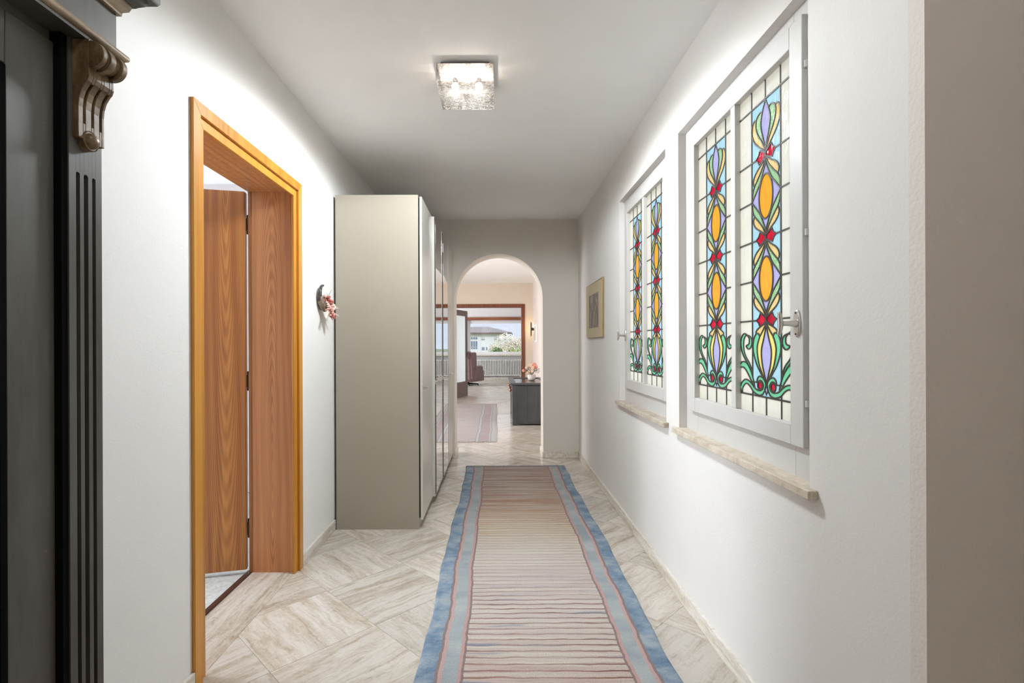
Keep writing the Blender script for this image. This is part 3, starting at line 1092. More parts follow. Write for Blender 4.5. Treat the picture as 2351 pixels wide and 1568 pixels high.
def glass_cells():
    vs, es = [], []
    border = [(-GU, GZB), (GU, GZB), (GU, GZT), (-GU, GZT), (-GU, GZB)]
    for pts, _ in [(border, 0)] + lines:
        o = len(vs)
        vs += [Vector(p) for p in pts]
        es += [(o + i, o + i + 1) for i in range(len(pts) - 1)]
    ov, oe, of, _, oedges, _ = delaunay_2d_cdt(vs, es, [], 0, 1e-5)
    cons = set()
    for e, src in zip(oe, oedges):
        if len(src):
            cons.add(tuple(sorted(e)))
    boxes = [(min(p[0] for p in s), max(p[0] for p in s), min(p[1] for p in s), max(p[1] for p in s)) for s, _ in shapes]
    lab = []
    for t in of:
        cx = sum(ov[i][0] for i in t) / 3
        cz = sum(ov[i][1] for i in t) / 3
        L = ('g_clear', 0) if abs(cx) > CU or cz > CZ_TOP or cz < CZ_BOT else ('g_blue', 0)
        for q in range(len(shapes) - 1, -1, -1):
            bx = boxes[q]
            if bx[0] <= cx <= bx[1] and bx[2] <= cz <= bx[3] and inside((cx, cz), shapes[q][0]):
                L = (shapes[q][1], q + 1)
                break
        lab.append(L)
    emap = {}
    for i, t in enumerate(of):
        for a_, b2 in ((0, 1), (1, 2), (2, 0)):
            emap.setdefault(tuple(sorted((t[a_], t[b2]))), []).append(i)
    par = list(range(len(of)))

    def find(x):
        while par[x] != x:
            par[x] = par[par[x]]
            x = par[x]
        return x
    for e, ts_ in emap.items():
        if len(ts_) == 2:
            i, j = ts_
            same_shape = lab[i] == lab[j] and lab[i][1] > 0
            if (e not in cons and lab[i][0] == lab[j][0]) or same_shape:
                par[find(i)] = find(j)
    comps = {}
    for i in range(len(of)):
        comps.setdefault(find(i), []).append(i)
    res = []
    for ids in comps.values():
        area = 0
        for i in ids:
            p, q, r = (ov[t] for t in of[i])
            area += abs((q[0] - p[0]) * (r[1] - p[1]) - (r[0] - p[0]) * (q[1] - p[1])) / 2
        if area < 1.2e-5:
            continue
        used = sorted({t for i in ids for t in of[i]})
        ix = {t: n for n, t in enumerate(used)}
        res.append((lab[ids[0]][0], [(ov[t][0], ov[t][1]) for t in used], [tuple(ix[t] for t in of[i]) for i in ids]))
    return res


GLASS_X = 0.9365
cells = glass_cells()
cell_meshes = []
for mname, pv, pf in cells:
    cx = sum(p[0] for p in pv) / len(pv)
    cz = sum(p[1] for p in pv) / len(pv)
    me = bpy.data.meshes.new('glass_piece')
    me.from_pydata([(0, -(p[0] - cx), p[1] - cz) for p in pv], [], pf)      # +u is towards the viewer (-Y)
    me.update()
    me.materials.append(M[mname])
    cell_meshes.append((me, -cx, cz))

lead_mb = MB()
for pts, hw in lines:
    n = len(pts)
    closed = n > 3 and abs(pts[0][0] - pts[-1][0]) < 1e-6 and abs(pts[0][1] - pts[-1][1]) < 1e-6
    L, R = [], []
    for i in range(n):
        p0 = pts[i - 1] if i > 0 else (pts[-2] if closed else pts[0])
        p1 = pts[i + 1] if i < n - 1 else (pts[1] if closed else pts[-1])
        dx, dz = p1[0] - p0[0], p1[1] - p0[1]
        q = math.hypot(dx, dz) or 1
        nx, nz_ = -dz / q * hw, dx / q * hw
        L.append((pts[i][0] + nx, pts[i][1] + nz_)); R.append((pts[i][0] - nx, pts[i][1] - nz_))
    loops = []
    for l_, r_ in zip(L, R):
        loops.append([(-0.0028, -l_[0], l_[1]), (-0.0028, -r_[0], r_[1]), (0.0028, -r_[0], r_[1]), (0.0028, -l_[0], l_[1])])
    lead_mb.loft(loops)
lead_mesh = None


def window(idx, y0, y1, label, handle_far):
    global lead_mesh
    yc = (y0 + y1) / 2 - 0.003
    root = thing('window_%d' % idx, label, 'window', (WR, yc, WZ[0]), 0, None, 'structure')
    FX = 0.928
    fr = MB()
    fr.box(FX, 0.968, y0, yc - 0.385, WZ[0], WZ[1])
    fr.box(FX, 0.968, yc + 0.385, y1, WZ[0], WZ[1])
    fr.box(FX, 0.968, yc - 0.385, yc + 0.385, WZ[0], 0.985)
    fr.box(FX, 0.968, yc - 0.385, yc + 0.385, 2.160, WZ[1])
    fr.build('frame', 'white_frame', root, bevel=0.002)
    SX0, SX1 = 0.912, 0.955
    sa = MB()
    oy0, oy1, oz0, oz1 = yc - 0.451, yc + 0.451, 0.925, 2.223
    iy = [(yc - 0.3845, yc - 0.0165), (yc + 0.0185, yc + 0.3845)]
    iz0, iz1 = 0.990, 2.155
    sa.box(SX0, SX1, oy0, iy[0][0], oz0, oz1)
    sa.box(SX0, SX1, iy[1][1], oy1, oz0, oz1)
    sa.box(SX0, SX1, iy[0][0], iy[1][1], oz0, iz0)
    sa.box(SX0, SX1, iy[0][0], iy[1][1], iz1, oz1)
    sash = sa.build('sash', 'white_frame', root, bevel=0.0025)
    B(SX0 + 0.002, SX1, iy[0][1], iy[1][0], iz0, iz1).build('mullion', 'white_frame', sash, bevel=0.0025)
    for (p0, p1) in iy:
        pc = (p0 + p1) / 2
        if lead_mesh is None:
            panel = lead_mb.build('stained_panel', 'lead', root, local=True)
            lead_mesh = panel.data
        else:
            panel = bpy.data.objects.new('stained_panel', lead_mesh)
            col.objects.link(panel)
            panel.parent = root
        panel.location = (GLASS_X - WR, pc - yc, -WZ[0])
        panel['label'] = 'leaded panel of flower and oval patterns'
        for me, cy, cz in cell_meshes:
            g_ = bpy.data.objects.new('glass_piece', me)
            col.objects.link(g_)
            g_.parent = panel
            g_.location = (0, cy, cz)
    # stone sill board
    e0, e1 = (y0 - 0.038, y1 + 0.03)
    si = MB()
    si.box(0.862, WR, e0, e1, 0.803, 0.8295)
    si.box(WR, 0.940, y0, y1, 0.803, 0.8295)
    tag(si.build('sill', 'trav_sill', root, bevel=0.003), 'travertine sill board')
    # handle on an oval plate
    hy = (oy1 - 0.026) if handle_far else (oy0 + 0.026)
    hz = 1.300
    pl = MB().lathe([(0.002, -0.006), (0.9, -0.006), (1.0, -0.003), (1.0, 0.0)], (SX0, hy, hz), 'x', 24, 0.017, 0.042)
    hd = pl.build('handle', 'brass_white', root, smooth=True)
    MB().tube([(SX0 - 0.004, hy, hz), (SX0 - 0.018, hy, hz), (SX0 - 0.032, hy, hz), (SX0 - 0.048, hy, hz)], [0.0125, 0.0095, 0.0075, 0.0085], 14).build('stem', 'brass_white', hd, smooth=True)
    pts, rad = [], []
    for i in range(13):
        t = -1 + 2 * i / 12
        pts.append((SX0 - 0.052 - 0.006 * t * t, hy, hz + 0.036 * t))
        rad.append(0.0078 * (1 - 0.45 * abs(t) ** 3) if abs(t) < 0.99 else 0.0025)
    MB().tube(pts, rad, 12).build('grip', 'brass_white', hd, smooth=True)
    for s in (-1, 1):
        MB().lathe([(0.003, -0.0075), (0.003, -0.004)], (SX0, hy, hz + s * 0.032), 'x', 10).build('screw', 'screw', hd)
    if not handle_far:
        for hz_ in (2.07, 1.57, 1.06):
            MB().tube([(SX0 + 0.008, oy0 - 0.008, hz_ - 0.010), (SX0 + 0.008, oy0 - 0.008, hz_ + 0.010)], 0.0055, 10).build('catch_pin', 'white_frame', root, smooth=True)
    return root


window(1, *W1, 'nearer stained glass window with its handle on the near stile', False)
window(2, *W2, 'farther stained glass window with its handle on the far stile', True)

# ------------------------------------------------------------------ wooden door in the left wall
door = thing('door_1', 'open wooden door in an orange-brown frame on the left wall', 'door', (WL, 2.36, 0), 0, None, 'structure')
FXO = WL + 0.014
FXI = WL + 0.001


def casing(y0, y1, z1, x0, x1, wdt, name, mat):
    """mitred three-sided architrave; outer size y0..y1, z1; width wdt"""
    for side in ('near', 'far', 'head'):
        if side == 'near':
            p = [(y0, 0), (y0 + wdt, 0), (y0 + wdt, z1 - wdt), (y0, z1)]
        elif side == 'far':
            p = [(y1 - wdt, 0), (y1, 0), (y1, z1), (y1 - wdt, z1 - wdt)]
        else:
            p = [(y0, z1), (y0 + wdt, z1 - wdt), (y1 - wdt, z1 - wdt), (y1, z1)]
        MB().prism(p, 'x', x0, x1).build(name, mat, door, bevel=0.0015)


casing(1.8285, 2.8440, 2.1345, WL, FXO, 0.046, 'architrave', 'casing')
casing(1.8745, 2.7980, 2.0885, WL - 0.012, FXI, 0.038, 'inner_architrave', 'casing')
# lining boards
LX0, LX1 = WL - LEFT_T - 0.004, WL - 0.012
LY0, LY1, LZ = 1.912, 2.782, 2.076
B(LX0, LX1, LY0 - 0.022, LY0, 0, LZ + 0.02).build('lining', 'veneer_jamb', door)
B(LX0, LX1, LY1, LY1 + 0.022, 0, LZ + 0.02).build('lining', 'veneer_jamb', door)
B(LX0, LX1, LY0, LY1, LZ, LZ + 0.02).build('lining', 'veneer_jamb', door)
B(LX0 - 0.002, LX0 + 0.014, LY1 - 0.004, LY1 + 0.02, 0, LZ + 0.02).build('stop_bead', 'casing_dark', door)
B(LX0 - 0.002, LX0 + 0.014, LY0 - 0.02, LY0 + 0.004, 0, LZ + 0.02).build('stop_bead', 'casing_dark', door)
B(-1.372, -1.341, 1.90, 2.80, -0.10, 0.006).build('threshold_strip', 'threshold', door, bevel=0.003)
# leaf, swung into the side room on its far hinges
leaf = B(-0.86, 0, -0.040, 0, 0.018, 2.078).build('leaf', 'veneer', door, local=True, bevel=0.004)
leaf.location = (-1.3795 - WL, 2.812 - 2.36, 0)
leaf.rotation_euler = (0, 0, math.radians(14))
MB().box(-0.0015, 0.004, -0.038, -0.004, 0.02, 2.074).build('edge_band', 'casing_dark', leaf, local=True, bevel=0.003)
for hz in (1.90, 1.045, 0.24):
    hg = MB().tube([(-1.363, 2.790, hz - 0.035), (-1.363, 2.790, hz + 0.035)], 0.0065, 10)
    hg.ball((-1.363, 2.790, hz + 0.044), (0.006, 0.006, 0.010), 10, 6)
    hg.ball((-1.363, 2.790, hz - 0.044), (0.006, 0.006, 0.010), 10, 6)
    hg.build('hinge', 'hinge', door, smooth=True)

# ------------------------------------------------------------------ fitted wardrobe
SY0, SY1 = 3.42, YF - 0.002
WT = 2.246
wd = thing('wardrobe', 'tall greige lacquer wardrobe with two mirrored doors', 'wardrobe', (-0.8, 4.4, 0))
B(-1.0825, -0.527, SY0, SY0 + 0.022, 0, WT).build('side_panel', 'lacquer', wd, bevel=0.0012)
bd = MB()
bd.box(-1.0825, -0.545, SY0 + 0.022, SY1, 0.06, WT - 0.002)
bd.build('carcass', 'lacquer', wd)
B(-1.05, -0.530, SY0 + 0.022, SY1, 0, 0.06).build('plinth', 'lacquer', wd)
B(-0.545, -0.5275, SY0 + 0.012, SY1, 0.062, WT - 0.006).build('gap_shade', 'black', wd)  # black sheet behind the doors, painting their gaps in shade
dw = (SY1 - SY0 - 0.012) / 4
fronts = [(-0.503, 'plain'), (-0.484, 'mirror'), (-0.482, 'mirror'), (-0.480, 'plain')]
for i, (fx, kd) in enumerate(fronts):
    ya = SY0 + 0.008 + i * dw
    d_ = B(-0.016 if i == 0 else -0.0215, 0, 0.004, dw - 0.004, 0.060, 2.236).build('door', 'lacquer_front', wd, local=True, bevel=0.0012)
    d_.location = (fx + 0.8, ya - 4.4, 0)
    if kd == 'mirror':
        d_.rotation_euler = (0, 0, math.radians(0.55))
        B(0.0005, 0.004, 0.030, dw - 0.030, 0.066, 2.230).build('mirror_edge', 'black', d_, local=True)
        B(0.0042, 0.0055, 0.034, dw - 0.034, 0.069, 2.227).build('mirror', 'mirror', d_, local=True)
    t0 = 0.0
    hy = 0.022
    hd = MB().box(0, 0.030, hy - 0.004, hy + 0.004, 0.944, 0.952)
    if i in (0, 2, 3):
        hd.box(0.026, 0.036, hy - 0.006, hy + 0.050, 0.943, 0.953)
    else:
        hd.box(0.020, 0.042, hy - 0.004, hy + 0.004, 0.937, 0.960)
    hd.box(0, 0.004, hy - 0.008, hy + 0.008, 0.930, 0.962)
    hd.build('handle', 'brass_white', d_, local=True, bevel=0.001)

# ------------------------------------------------------------------ old painted armoire at the left
am = thing('armoire', 'old dark grey painted armoire with carved bracket and fluted corner', 'armoire', (-0.9, 0.32, 0))
PX, PY0, PY1, YB = -0.72, 0.8583, 0.9298, -0.31
B(-1.090, -0.742, YB, PY1 - 0.004, 0.06, 1.768).build('body', 'armoire', am, bevel=0.002)


def pilaster(ya, yb, flip):
    ys = [0.8583, 0.873, 0.8812, 0.8896, 0.899, 0.9078, 0.9156, 0.9298]
    if flip:
        ys = [YB + (PY1 - y) for y in reversed(ys)]
    m = MB()
    m.box(-0.742, PX - 0.009, ys[0], ys[-1], 0.10, 1.768)
    for i in range(7):
        if i % 2 == 0:
            m.box(PX - 0.009, PX, ys[i], ys[i + 1], 0.10, 1.768)
        else:
            c = (ys[i] + ys[i + 1]) / 2
            r = (ys[i + 1] - ys[i]) / 2
            arc = [(ys[i + 1], 1.768), (ys[i], 1.768)] + [(c - r * math.cos(PI * k_ / 8), 1.536 + r * math.sin(PI * k_ / 8)) for k_ in range(9)]
            m.prism(arc, 'x', PX - 0.009, PX)
            m.box(PX - 0.009, PX, ys[i], ys[i + 1], 0.10, 0.22)
    m.build('pilaster', 'armoire', am, bevel=0.0012)


pilaster(PY0, PY1, False)
pilaster(PY0, PY1, True)
# door: frame and recessed panel
DXF = -0.734
m = MB()
m.box(-0.742 + 0.001, DXF, 0.762, 0.846, 0.14, 1.745)
m.box(-0.742 + 0.001, DXF, -0.21, -0.13, 0.14, 1.745)
m.box(-0.742 + 0.001, DXF, -0.13, 0.762, 1.664, 1.745)
m.box(-0.742 + 0.001, DXF, -0.13, 0.762, 0.14, 0.26)
m.box(-0.742 + 0.001, DXF, 0.27, 0.36, 0.26, 1.664)
dr = m.build('door', 'armoire', am, bevel=0.002)
B(-0.7415, -0.7225, 0.8465, 0.8580, 0.10, 1.763).build('shade_strip', 'black', am)  # black strip standing in for the shade beside the pilaster
B(-0.7415, -0.7330, 0.7515, 0.7618, 0.262, 1.662).build('shade_strip', 'black', dr)  # same painted shade along the inner edge of the stile
B(-0.7419, -0.7395, -0.12, 0.755, 0.262, 1.662).build('door_panel', 'black', dr)


def ring(off, z):
    return [(-1.090, YB - off, z), (PX + off, YB - off, z), (PX + off, PY1 + off, z), (-1.090, PY1 + off, z)]


MB().loft([ring(*q) for q in ((-0.002, 1.764), (0.0235, 1.764), (0.0245, 1.768), (0.0235, 1.770))]).build('cornice_fillet', 'armoire', am)
MB().loft([ring(*q) for q in ((0.015, 1.7695), (0.0245, 1.7705), (0.0290, 1.7735), (0.0312, 1.778), (0.0295, 1.783), (0.025, 1.7865), (0.0165, 1.789))]).build('lower_moulding', 'moulding', am, smooth=True, angle=50)
MB().loft([ring(*q) for q in ((0.0, 1.7885), (0.0158, 1.7885), (0.0158, 1.862), (0.0, 1.862))]).build('frieze', 'armoire', am)
MB().loft([ring(*q) for q in ((0.0, 1.8555), (0.0220, 1.8555), (0.0225, 1.862), (0.030, 1.868), (0.034, 1.880), (0.0, 1.880))]).build('upper_moulding', 'moulding', am, smooth=True, angle=50)
MB().loft([ring(*q) for q in ((0.0, 1.8795), (0.037, 1.8795), (0.041, 1.884), (0.048, 1.890), (0.051, 1.899), (0.062, 1.900), (0.0655, 1.906), (0.0655, 1.926), (0.058, 1.932), (0.0, 1.932))]).build('cornice', 'armoire', am, smooth=True, angle=40)
MB().loft([ring(*q) for q in ((0.02, 0.0), (0.02, 0.09), (0.0, 0.105))]).build('base_plinth', 'armoire', am)


def corbel_profile(front):
    """(x, z) outline of the bracket side; front = extra projection of the face"""
    f_ = front
    pts = [(PX, 1.763), (PX, 1.597), (PX + 0.011 + f_, 1.597), (PX + 0.0105 + f_, 1.62), (PX + 0.0105 + f_, 1.650), (PX + 0.012 + f_, 1.664),
           (PX + 0.016 + f_, 1.677), (PX + 0.0225 + f_, 1.688), (PX + 0.0265 + f_, 1.6925), (PX + 0.029 + f_, 1.700), (PX + 0.0285 + f_, 1.709), (PX + 0.0285, 1.763)]
    return pts


CB0, CB1 = 0.8655, 0.9225


def corbel(off):
    root = None
    m = MB()
    n = 7
    wds = [0.010, 0.0055, 0.0125, 0.0055, 0.0125, 0.0055, 0.0055]
    tot = sum(wds)
    y = CB0
    for i, w_ in enumerate(wds):
        w2 = w_ / tot * (CB1 - CB0)
        if i % 2 == 0:
            m.prism(corbel_profile(0.0), 'y', y + off, y + w2 + off)
        else:
            m.prism(corbel_profile(-0.006), 'y', y + off, y + w2 + off)
            m.box(PX, PX + 0.0105, y + off, y + w2 + off, 1.597, 1.624)
            m.prism([(PX, 1.69), (PX + 0.0255, 1.6905), (PX + 0.029, 1.700), (PX + 0.0285, 1.72), (PX, 1.72)], 'y', y + off, y + w2 + off)
        y += w2
    root = m.build('corbel', 'corbel', am, bevel=0.0009)
    # three rolled scroll ends with thinner necks between
    L = CB1 - CB0
    e0 = -0.0004
    sc = MB()
    for a_, b2, r in ((0.0, 0.17, 0.0225), (0.17, 0.27, 0.0165), (0.27, 0.31, 0.0195), (0.31, 0.52, 0.0225), (0.52, 0.56, 0.0195), (0.56, 0.80, 0.0165), (0.80, 1.0, 0.0225)):
        sc.lathe([(r, CB0 + off + a_ * L - (e0 if a_ == 0 else 0)), (r, CB0 + off + b2 * L + (e0 if b2 == 1 else 0))], (PX + 0.0315, 0, 1.7375), 'y', 28)
    sc.build('scroll', 'corbel', root, smooth=True, angle=40, bevel=0.0008)
    yc = CB0 + off + L * 0.47
    MB().lathe([(0.0175, 0.0), (0.0175, 0.0115), (0.016, 0.0125), (0.0155, 0.0115), (0.0135, 0.0115), (0.0128, 0.0142), (0.011, 0.0176), (0.008, 0.0202), (0.004, 0.0216), (0.0005, 0.022)], (PX, yc, 1.5985), 'x', 28).build('boss', 'corbel', root, smooth=True, angle=50)


corbel(0.0)
corbel(YB - (CB0 - (PY1 - CB1)) )

# ------------------------------------------------------------------ ceiling lamp
lamp = thing('ceiling_lamp', 'square pressed-glass ceiling lamp, lit', 'ceiling lamp', (-0.146, 2.575, H))
B(-0.265, -0.032, 2.455, 2.700, 2.583, H).build('base_plate', M['hinge'], lamp)
g0, g1, h0, h1, zt, zb = -0.2835, -0.0085, 2.427, 2.722, 2.582, 2.494
sh = MB()
sh.add([(g0, h0, zb), (g1, h0, zb), (g1, h1, zb), (g0, h1, zb), (g0, h0, zt), (g1, h0, zt), (g1, h1, zt), (g0, h1, zt)],
       [(0, 1, 2, 3), (0, 4, 5, 1), (1, 5, 6, 2), (2, 6, 7, 3), (3, 7, 4, 0)])
sho = sh.build('glass_shade', 'lamp_glass', lamp)
rim = MB()
for q in ((g0, g1, h0 - 0.002, h0 + 0.002, zb - 0.003, zb + 0.001), (g0, g1, h1 - 0.002, h1 + 0.002, zb - 0.003, zb + 0.001), (g0 - 0.002, g0 + 0.002, h0, h1, zb - 0.003, zb + 0.001), (g1 - 0.002, g1 + 0.002, h0, h1, zb - 0.003, zb + 0.001),
          (g0 - 0.002, g0 + 0.002, h0 - 0.002, h0 + 0.002, zb, zt), (g1 - 0.002, g1 + 0.002, h0 - 0.002, h0 + 0.002, zb, zt)):
    rim.box(*q)
B(-0.279, -0.013, 2.432, 2.717, 2.5805, 2.5828).build('reflector', 'plain_white', lamp)
for bx in (-0.205, -0.085):
    MB().ball((bx, 2.57, 2.540), (0.019, 0.019, 0.024), 14, 10).build('bulb', 'bulb', lamp, smooth=True)
    MB().lathe([(0.012, 2.556), (0.012, 2.585)], (bx, 2.57, 0), 'z', 12).build('socket', 'hinge', lamp)
for bx in (-0.205, -0.085):
    point_light('ceiling_lamp_light', (bx, 2.57 - 0.03, 2.530), 0.9, (0.97, 0.95, 0.93), 0.012)
down_light('ceiling_lamp_downlight', (-0.146, 2.575, 2.470), 100, (0.87, 0.945, 1.0), 179, 0.20, 0.15)

# ------------------------------------------------------------------ runner rug
def rug(name, label, x0, x1, y0, y1, kind, thick, fringe_ends, nx, ny, group=None):
    wdt, lng = x1 - x0, y1 - y0
    mat = rug_material(name + '_weave', wdt, lng, kind)
    root = thing(name, label, 'rug', ((x0 + x1) / 2, (y0 + y1) / 2, 0))
    vs, fs, uv = [], [], []
    def edge(t, s):
        return 0.006 * math.sin(t * 3.1 + s) + 0.004 * math.sin(t * 7.7 + 2 * s) + 0.002 * math.sin(t * 19 + s)
    for j in range(ny + 1):
        v_ = j / ny
        yy = y0 + v_ * lng
        xa, xb = x0 + edge(yy, 1.0), x1 + edge(yy, 4.0)
        for i in range(nx + 1):
            u_ = i / nx
            e = min(u_, 1 - u_) * wdt
            e2 = min(v_, 1 - v_) * lng
            ed = min(1.0, min(e, e2) / 0.012)
            prof = math.sqrt(max(0.0, 1 - (1 - ed) ** 2))
            z = 0.001 + thick * prof * (0.9 + 0.06 * math.sin(yy * 9 + u_ * 5) + 0.05 * math.sin(u_ * 40 + yy * 31))
            if kind == 'runner' and 0.17 < u_ < 0.83:
                z += 0.0012 * math.sin(2 * PI * yy / 0.041 + 0.8 * math.sin(u_ * 9))
            vs.append((xa + u_ * (xb - xa), yy, z))
            uv.append((u_ * wdt, v_ * lng))
    for j in range(ny):
        for i in range(nx):
            a_ = j * (nx + 1) + i
            fs.append((a_, a_ + 1, a_ + nx + 2, a_ + nx + 1))
    ox, oy = (x0 + x1) / 2, (y0 + y1) / 2
    me = bpy.data.meshes.new('pile')
    me.from_pydata([(a_ - ox, b2 - oy, c2) for a_, b2, c2 in vs], [], fs)
    lay = me.uv_layers.new(name='uv')
    for lp in me.loops:
        lay.data[lp.index].uv = uv[lp.vertex_index]
    for p in me.polygons:
        p.use_smooth = True
    me.materials.append(mat)
    o = bpy.data.objects.new('pile', me)
    col.objects.link(o)
    o.parent = root
    for end in fringe_ends:
        fm = MB()
        n = int(wdt / 0.011)
        for i in range(n):
            x = x0 + 0.01 + (wdt - 0.02) * i / (n - 1) + random.uniform(-0.003, 0.003)
            ye, sgn = (y0, -1) if end == 'near' else (y1, 1)
            L = random.uniform(0.022, 0.045)
            dx = random.uniform(-0.012, 0.012)
            fm.tube([(x, ye - sgn * 0.004, 0.005), (x + dx * 0.5, ye + sgn * L * 0.5, 0.0055), (x + dx, ye + sgn * L, 0.0035)], [0.003, 0.0028, 0.0022], 5)
        tag(fm.build('fringe', M['fringe'], root), None, None, None, 'stuff')
    return root


M['fringe'] = paint('fringe_wool', (0.44, 0.40, 0.36, 1), 0.9, 0.25, 80)
rug('runner_rug', 'long striped wool runner with blue borders on the hall floor', -0.310, 0.678, 1.25, 5.165, 'runner', 0.012, ('far',), 110, 560)
rug('area_rug', 'pale mauve woven rug on the floor beyond the arch', -1.75, 0.002, 6.46, 10.55, 'area', 0.008, ('near', 'far'), 60, 160)

# ------------------------------------------------------------------ picture on the right wall
pic = thing('framed_picture', 'gold-framed small dark print on the wall left of the windows', 'picture', (WR, 4.60, 1.55))
PYa, PYb, PZa, PZb, PXf = 4.222, 4.975, 1.298, 1.795, WR - 0.017
fr = MB()
fw = 0.007
fr.box(PXf, WR - 0.001, PYa, PYa + fw, PZa, PZb)
fr.box(PXf, WR - 0.001, PYb - fw, PYb, PZa, PZb)
fr.box(PXf, WR - 0.001, PYa + fw, PYb - fw, PZa, PZa + fw)
fr.box(PXf, WR - 0.001, PYa + fw, PYb - fw, PZb - fw, PZb)
fr.build('frame', 'gold', pic, bevel=0.0012)
B(PXf + 0.004, WR - 0.001, PYa + fw, PYb - fw, PZa + fw, PZb - fw).build('mat_board', 'mat_board', pic)
B(PXf + 0.003, PXf + 0.0045, 4.405, 4.84, 1.385, 1.69).build('print', 'print', pic)
bz = MB()
for q in ((4.390, 4.394, 1.370, 1.705), (4.851, 4.855, 1.370, 1.705), (4.390, 4.855, 1.370, 1.373), (4.390, 4.855, 1.702, 1.705)):
    bz.box(PXf + 0.003, PXf + 0.0042, *q)
bz.build('mat_line', 'gold', pic)

# ------------------------------------------------------------------ horn with dried flowers on the left wall
hn = thing('horn_ornament', 'dark animal horn with a bunch of dried pink flowers', 'wall ornament', (WL, 3.22, 1.55))
HX = WL + 0.022
pts = smooth_line([(HX + 0.005, 3.150, 1.608), (HX, 3.130, 1.600), (HX, 3.108, 1.575), (HX, 3.102, 1.545), (HX, 3.110, 1.515), (HX, 3.130, 1.488), (HX, 3.155, 1.468)], 3)
MB().tube(pts, [0.006 + 0.014 * (i / (len(pts) - 1)) for i in range(len(pts))], 12).build('horn', 'horn', hn, smooth=True)
MB().tube([(HX, 3.105, 1.538), (HX + 0.004, 3.118, 1.505), (HX + 0.006, 3.150, 1.470), (HX + 0.006, 3.175, 1.455)], [0.016, 0.022, 0.023, 0.012], 10).build('wrapped_base', 'horn_base', hn, smooth=True)
rr = random.Random(3)
for i, (yy, zz, r, mt) in enumerate(((3.165, 1.532, 0.013, 'dry_pink'), (3.195, 1.520, 0.019, 'dry_red'), (3.215, 1.498, 0.018, 'dry_red'), (3.190, 1.490, 0.015, 'dry_cream'), (3.205, 1.468, 0.020, 'dry_pink'), (3.225, 1.440, 0.019, 'dry_pink'), (3.235, 1.420, 0.014, 'dry_red'), (3.245, 1.475, 0.016, 'dry_cream'))):
    m = MB()
    FXH = HX + 0.012 + (yy - 3.15) * 0.42
    for k_ in range(7):
        a_ = 2 * PI * k_ / 7 + rr.random()
        cxx, czz = yy + math.cos(a_) * r * 0.9, zz + math.sin(a_) * r * 0.9
        m.ball((FXH + rr.uniform(-0.012, 0.012), cxx - 0.045, czz), (r * 0.6, r * 0.6, r * 0.42), 7, 5)
    m.ball((FXH + 0.008, yy - 0.045, zz), r * 0.6, 8, 6)
    m.build('dried_flower', mt, hn, smooth=True)
for i, (ya, za, yb, zb2, mt) in enumerate(((3.20, 1.475, 3.145, 1.405, 'dry_cream'), (3.20, 1.472, 3.158, 1.400, 'dry_cream'), (3.23, 1.47, 3.315, 1.425, 'dry_cream'), (3.23, 1.465, 3.30, 1.43, 'dry_cream'), (3.23, 1.48, 3.31, 1.475, 'dry_cream'),
                                            (3.20, 1.44, 3.170, 1.392, 'dry_grey'), (3.24, 1.43, 3.262, 1.395, 'dry_pink'), (3.235, 1.445, 3.28, 1.415, 'dry_grey'), (3.19, 1.53, 3.225, 1.585, 'dry_grey'), (3.17, 1.53, 3.172, 1.56, 'dry_grey'))):
    r = 0.0045 if mt != 'dry_grey' else 0.002
    ya -= 0.045
    yb -= 0.045
    MB().tube([(HX + 0.03, ya, za), (HX + 0.038, (ya + yb) / 2, (za + zb2) / 2 - 0.003), (HX + 0.034 + max(0, yb - ya) * 0.35, yb, zb2)], [r, r, r * 0.5], 6).build('ribbon' if mt == 'dry_cream' else 'sprig', mt, hn)

# ------------------------------------------------------------------ room beyond the arch: wide doorway and glazed leaf
d2 = thing('door_2', 'wide dark wooden doorway with an open glazed leaf', 'door', (-0.24, Y2, 0), 0, None, 'structure')
cw = 0.078
B(OX1, OX1 + cw, Y2 - 0.02, Y2 + 0.14, 0, OZ + cw).build('jamb', 'mahogany', d2, bevel=0.004)
B(OX0 - cw, OX0, Y2 - 0.02, Y2 + 0.14, 0, OZ + cw).build('jamb', 'mahogany', d2, bevel=0.004)
B(OX0, OX1, Y2 - 0.02, Y2 + 0.14, OZ, OZ + cw).build('head', 'mahogany', d2, bevel=0.004)
# leaf: stiles, rails, textured glass; hinged at the left jamb, swung into the living room
Lw, Lh = 0.80, 2.035
lf = MB()
lf.box(0, 0.10, -0.02, 0.02, 0.008, Lh)
lf.box(Lw - 0.10, Lw, -0.02, 0.02, 0.008, Lh)
lf.box(0.10, Lw - 0.10, -0.02, 0.02, Lh - 0.13, Lh)
lf.box(0.10, Lw - 0.10, -0.02, 0.02, 0.008, 0.36)
glf = lf.build('glazed_leaf', 'door_brown', d2, local=True, bevel=0.003)
glf.location = (-0.985 + 0.24, 0.16, 0)
glf.rotation_euler = (0, 0, math.radians(71))
B(0.095, Lw - 0.095, -0.004, 0.004, 0.355, Lh - 0.125).build('leaf_glass', 'door_glass', glf, local=True)
hdl = MB().tube([(Lw - 0.045, -0.02, 1.02), (Lw - 0.045, -0.065, 1.02), (Lw - 0.055, -0.07, 1.02), (Lw - 0.15, -0.07, 1.02)], 0.009, 8)
hdl.box(Lw - 0.062, Lw - 0.03, -0.026, -0.02, 0.93, 1.06)
hdl.build('lever_handle', 'hinge', glf, local=True)

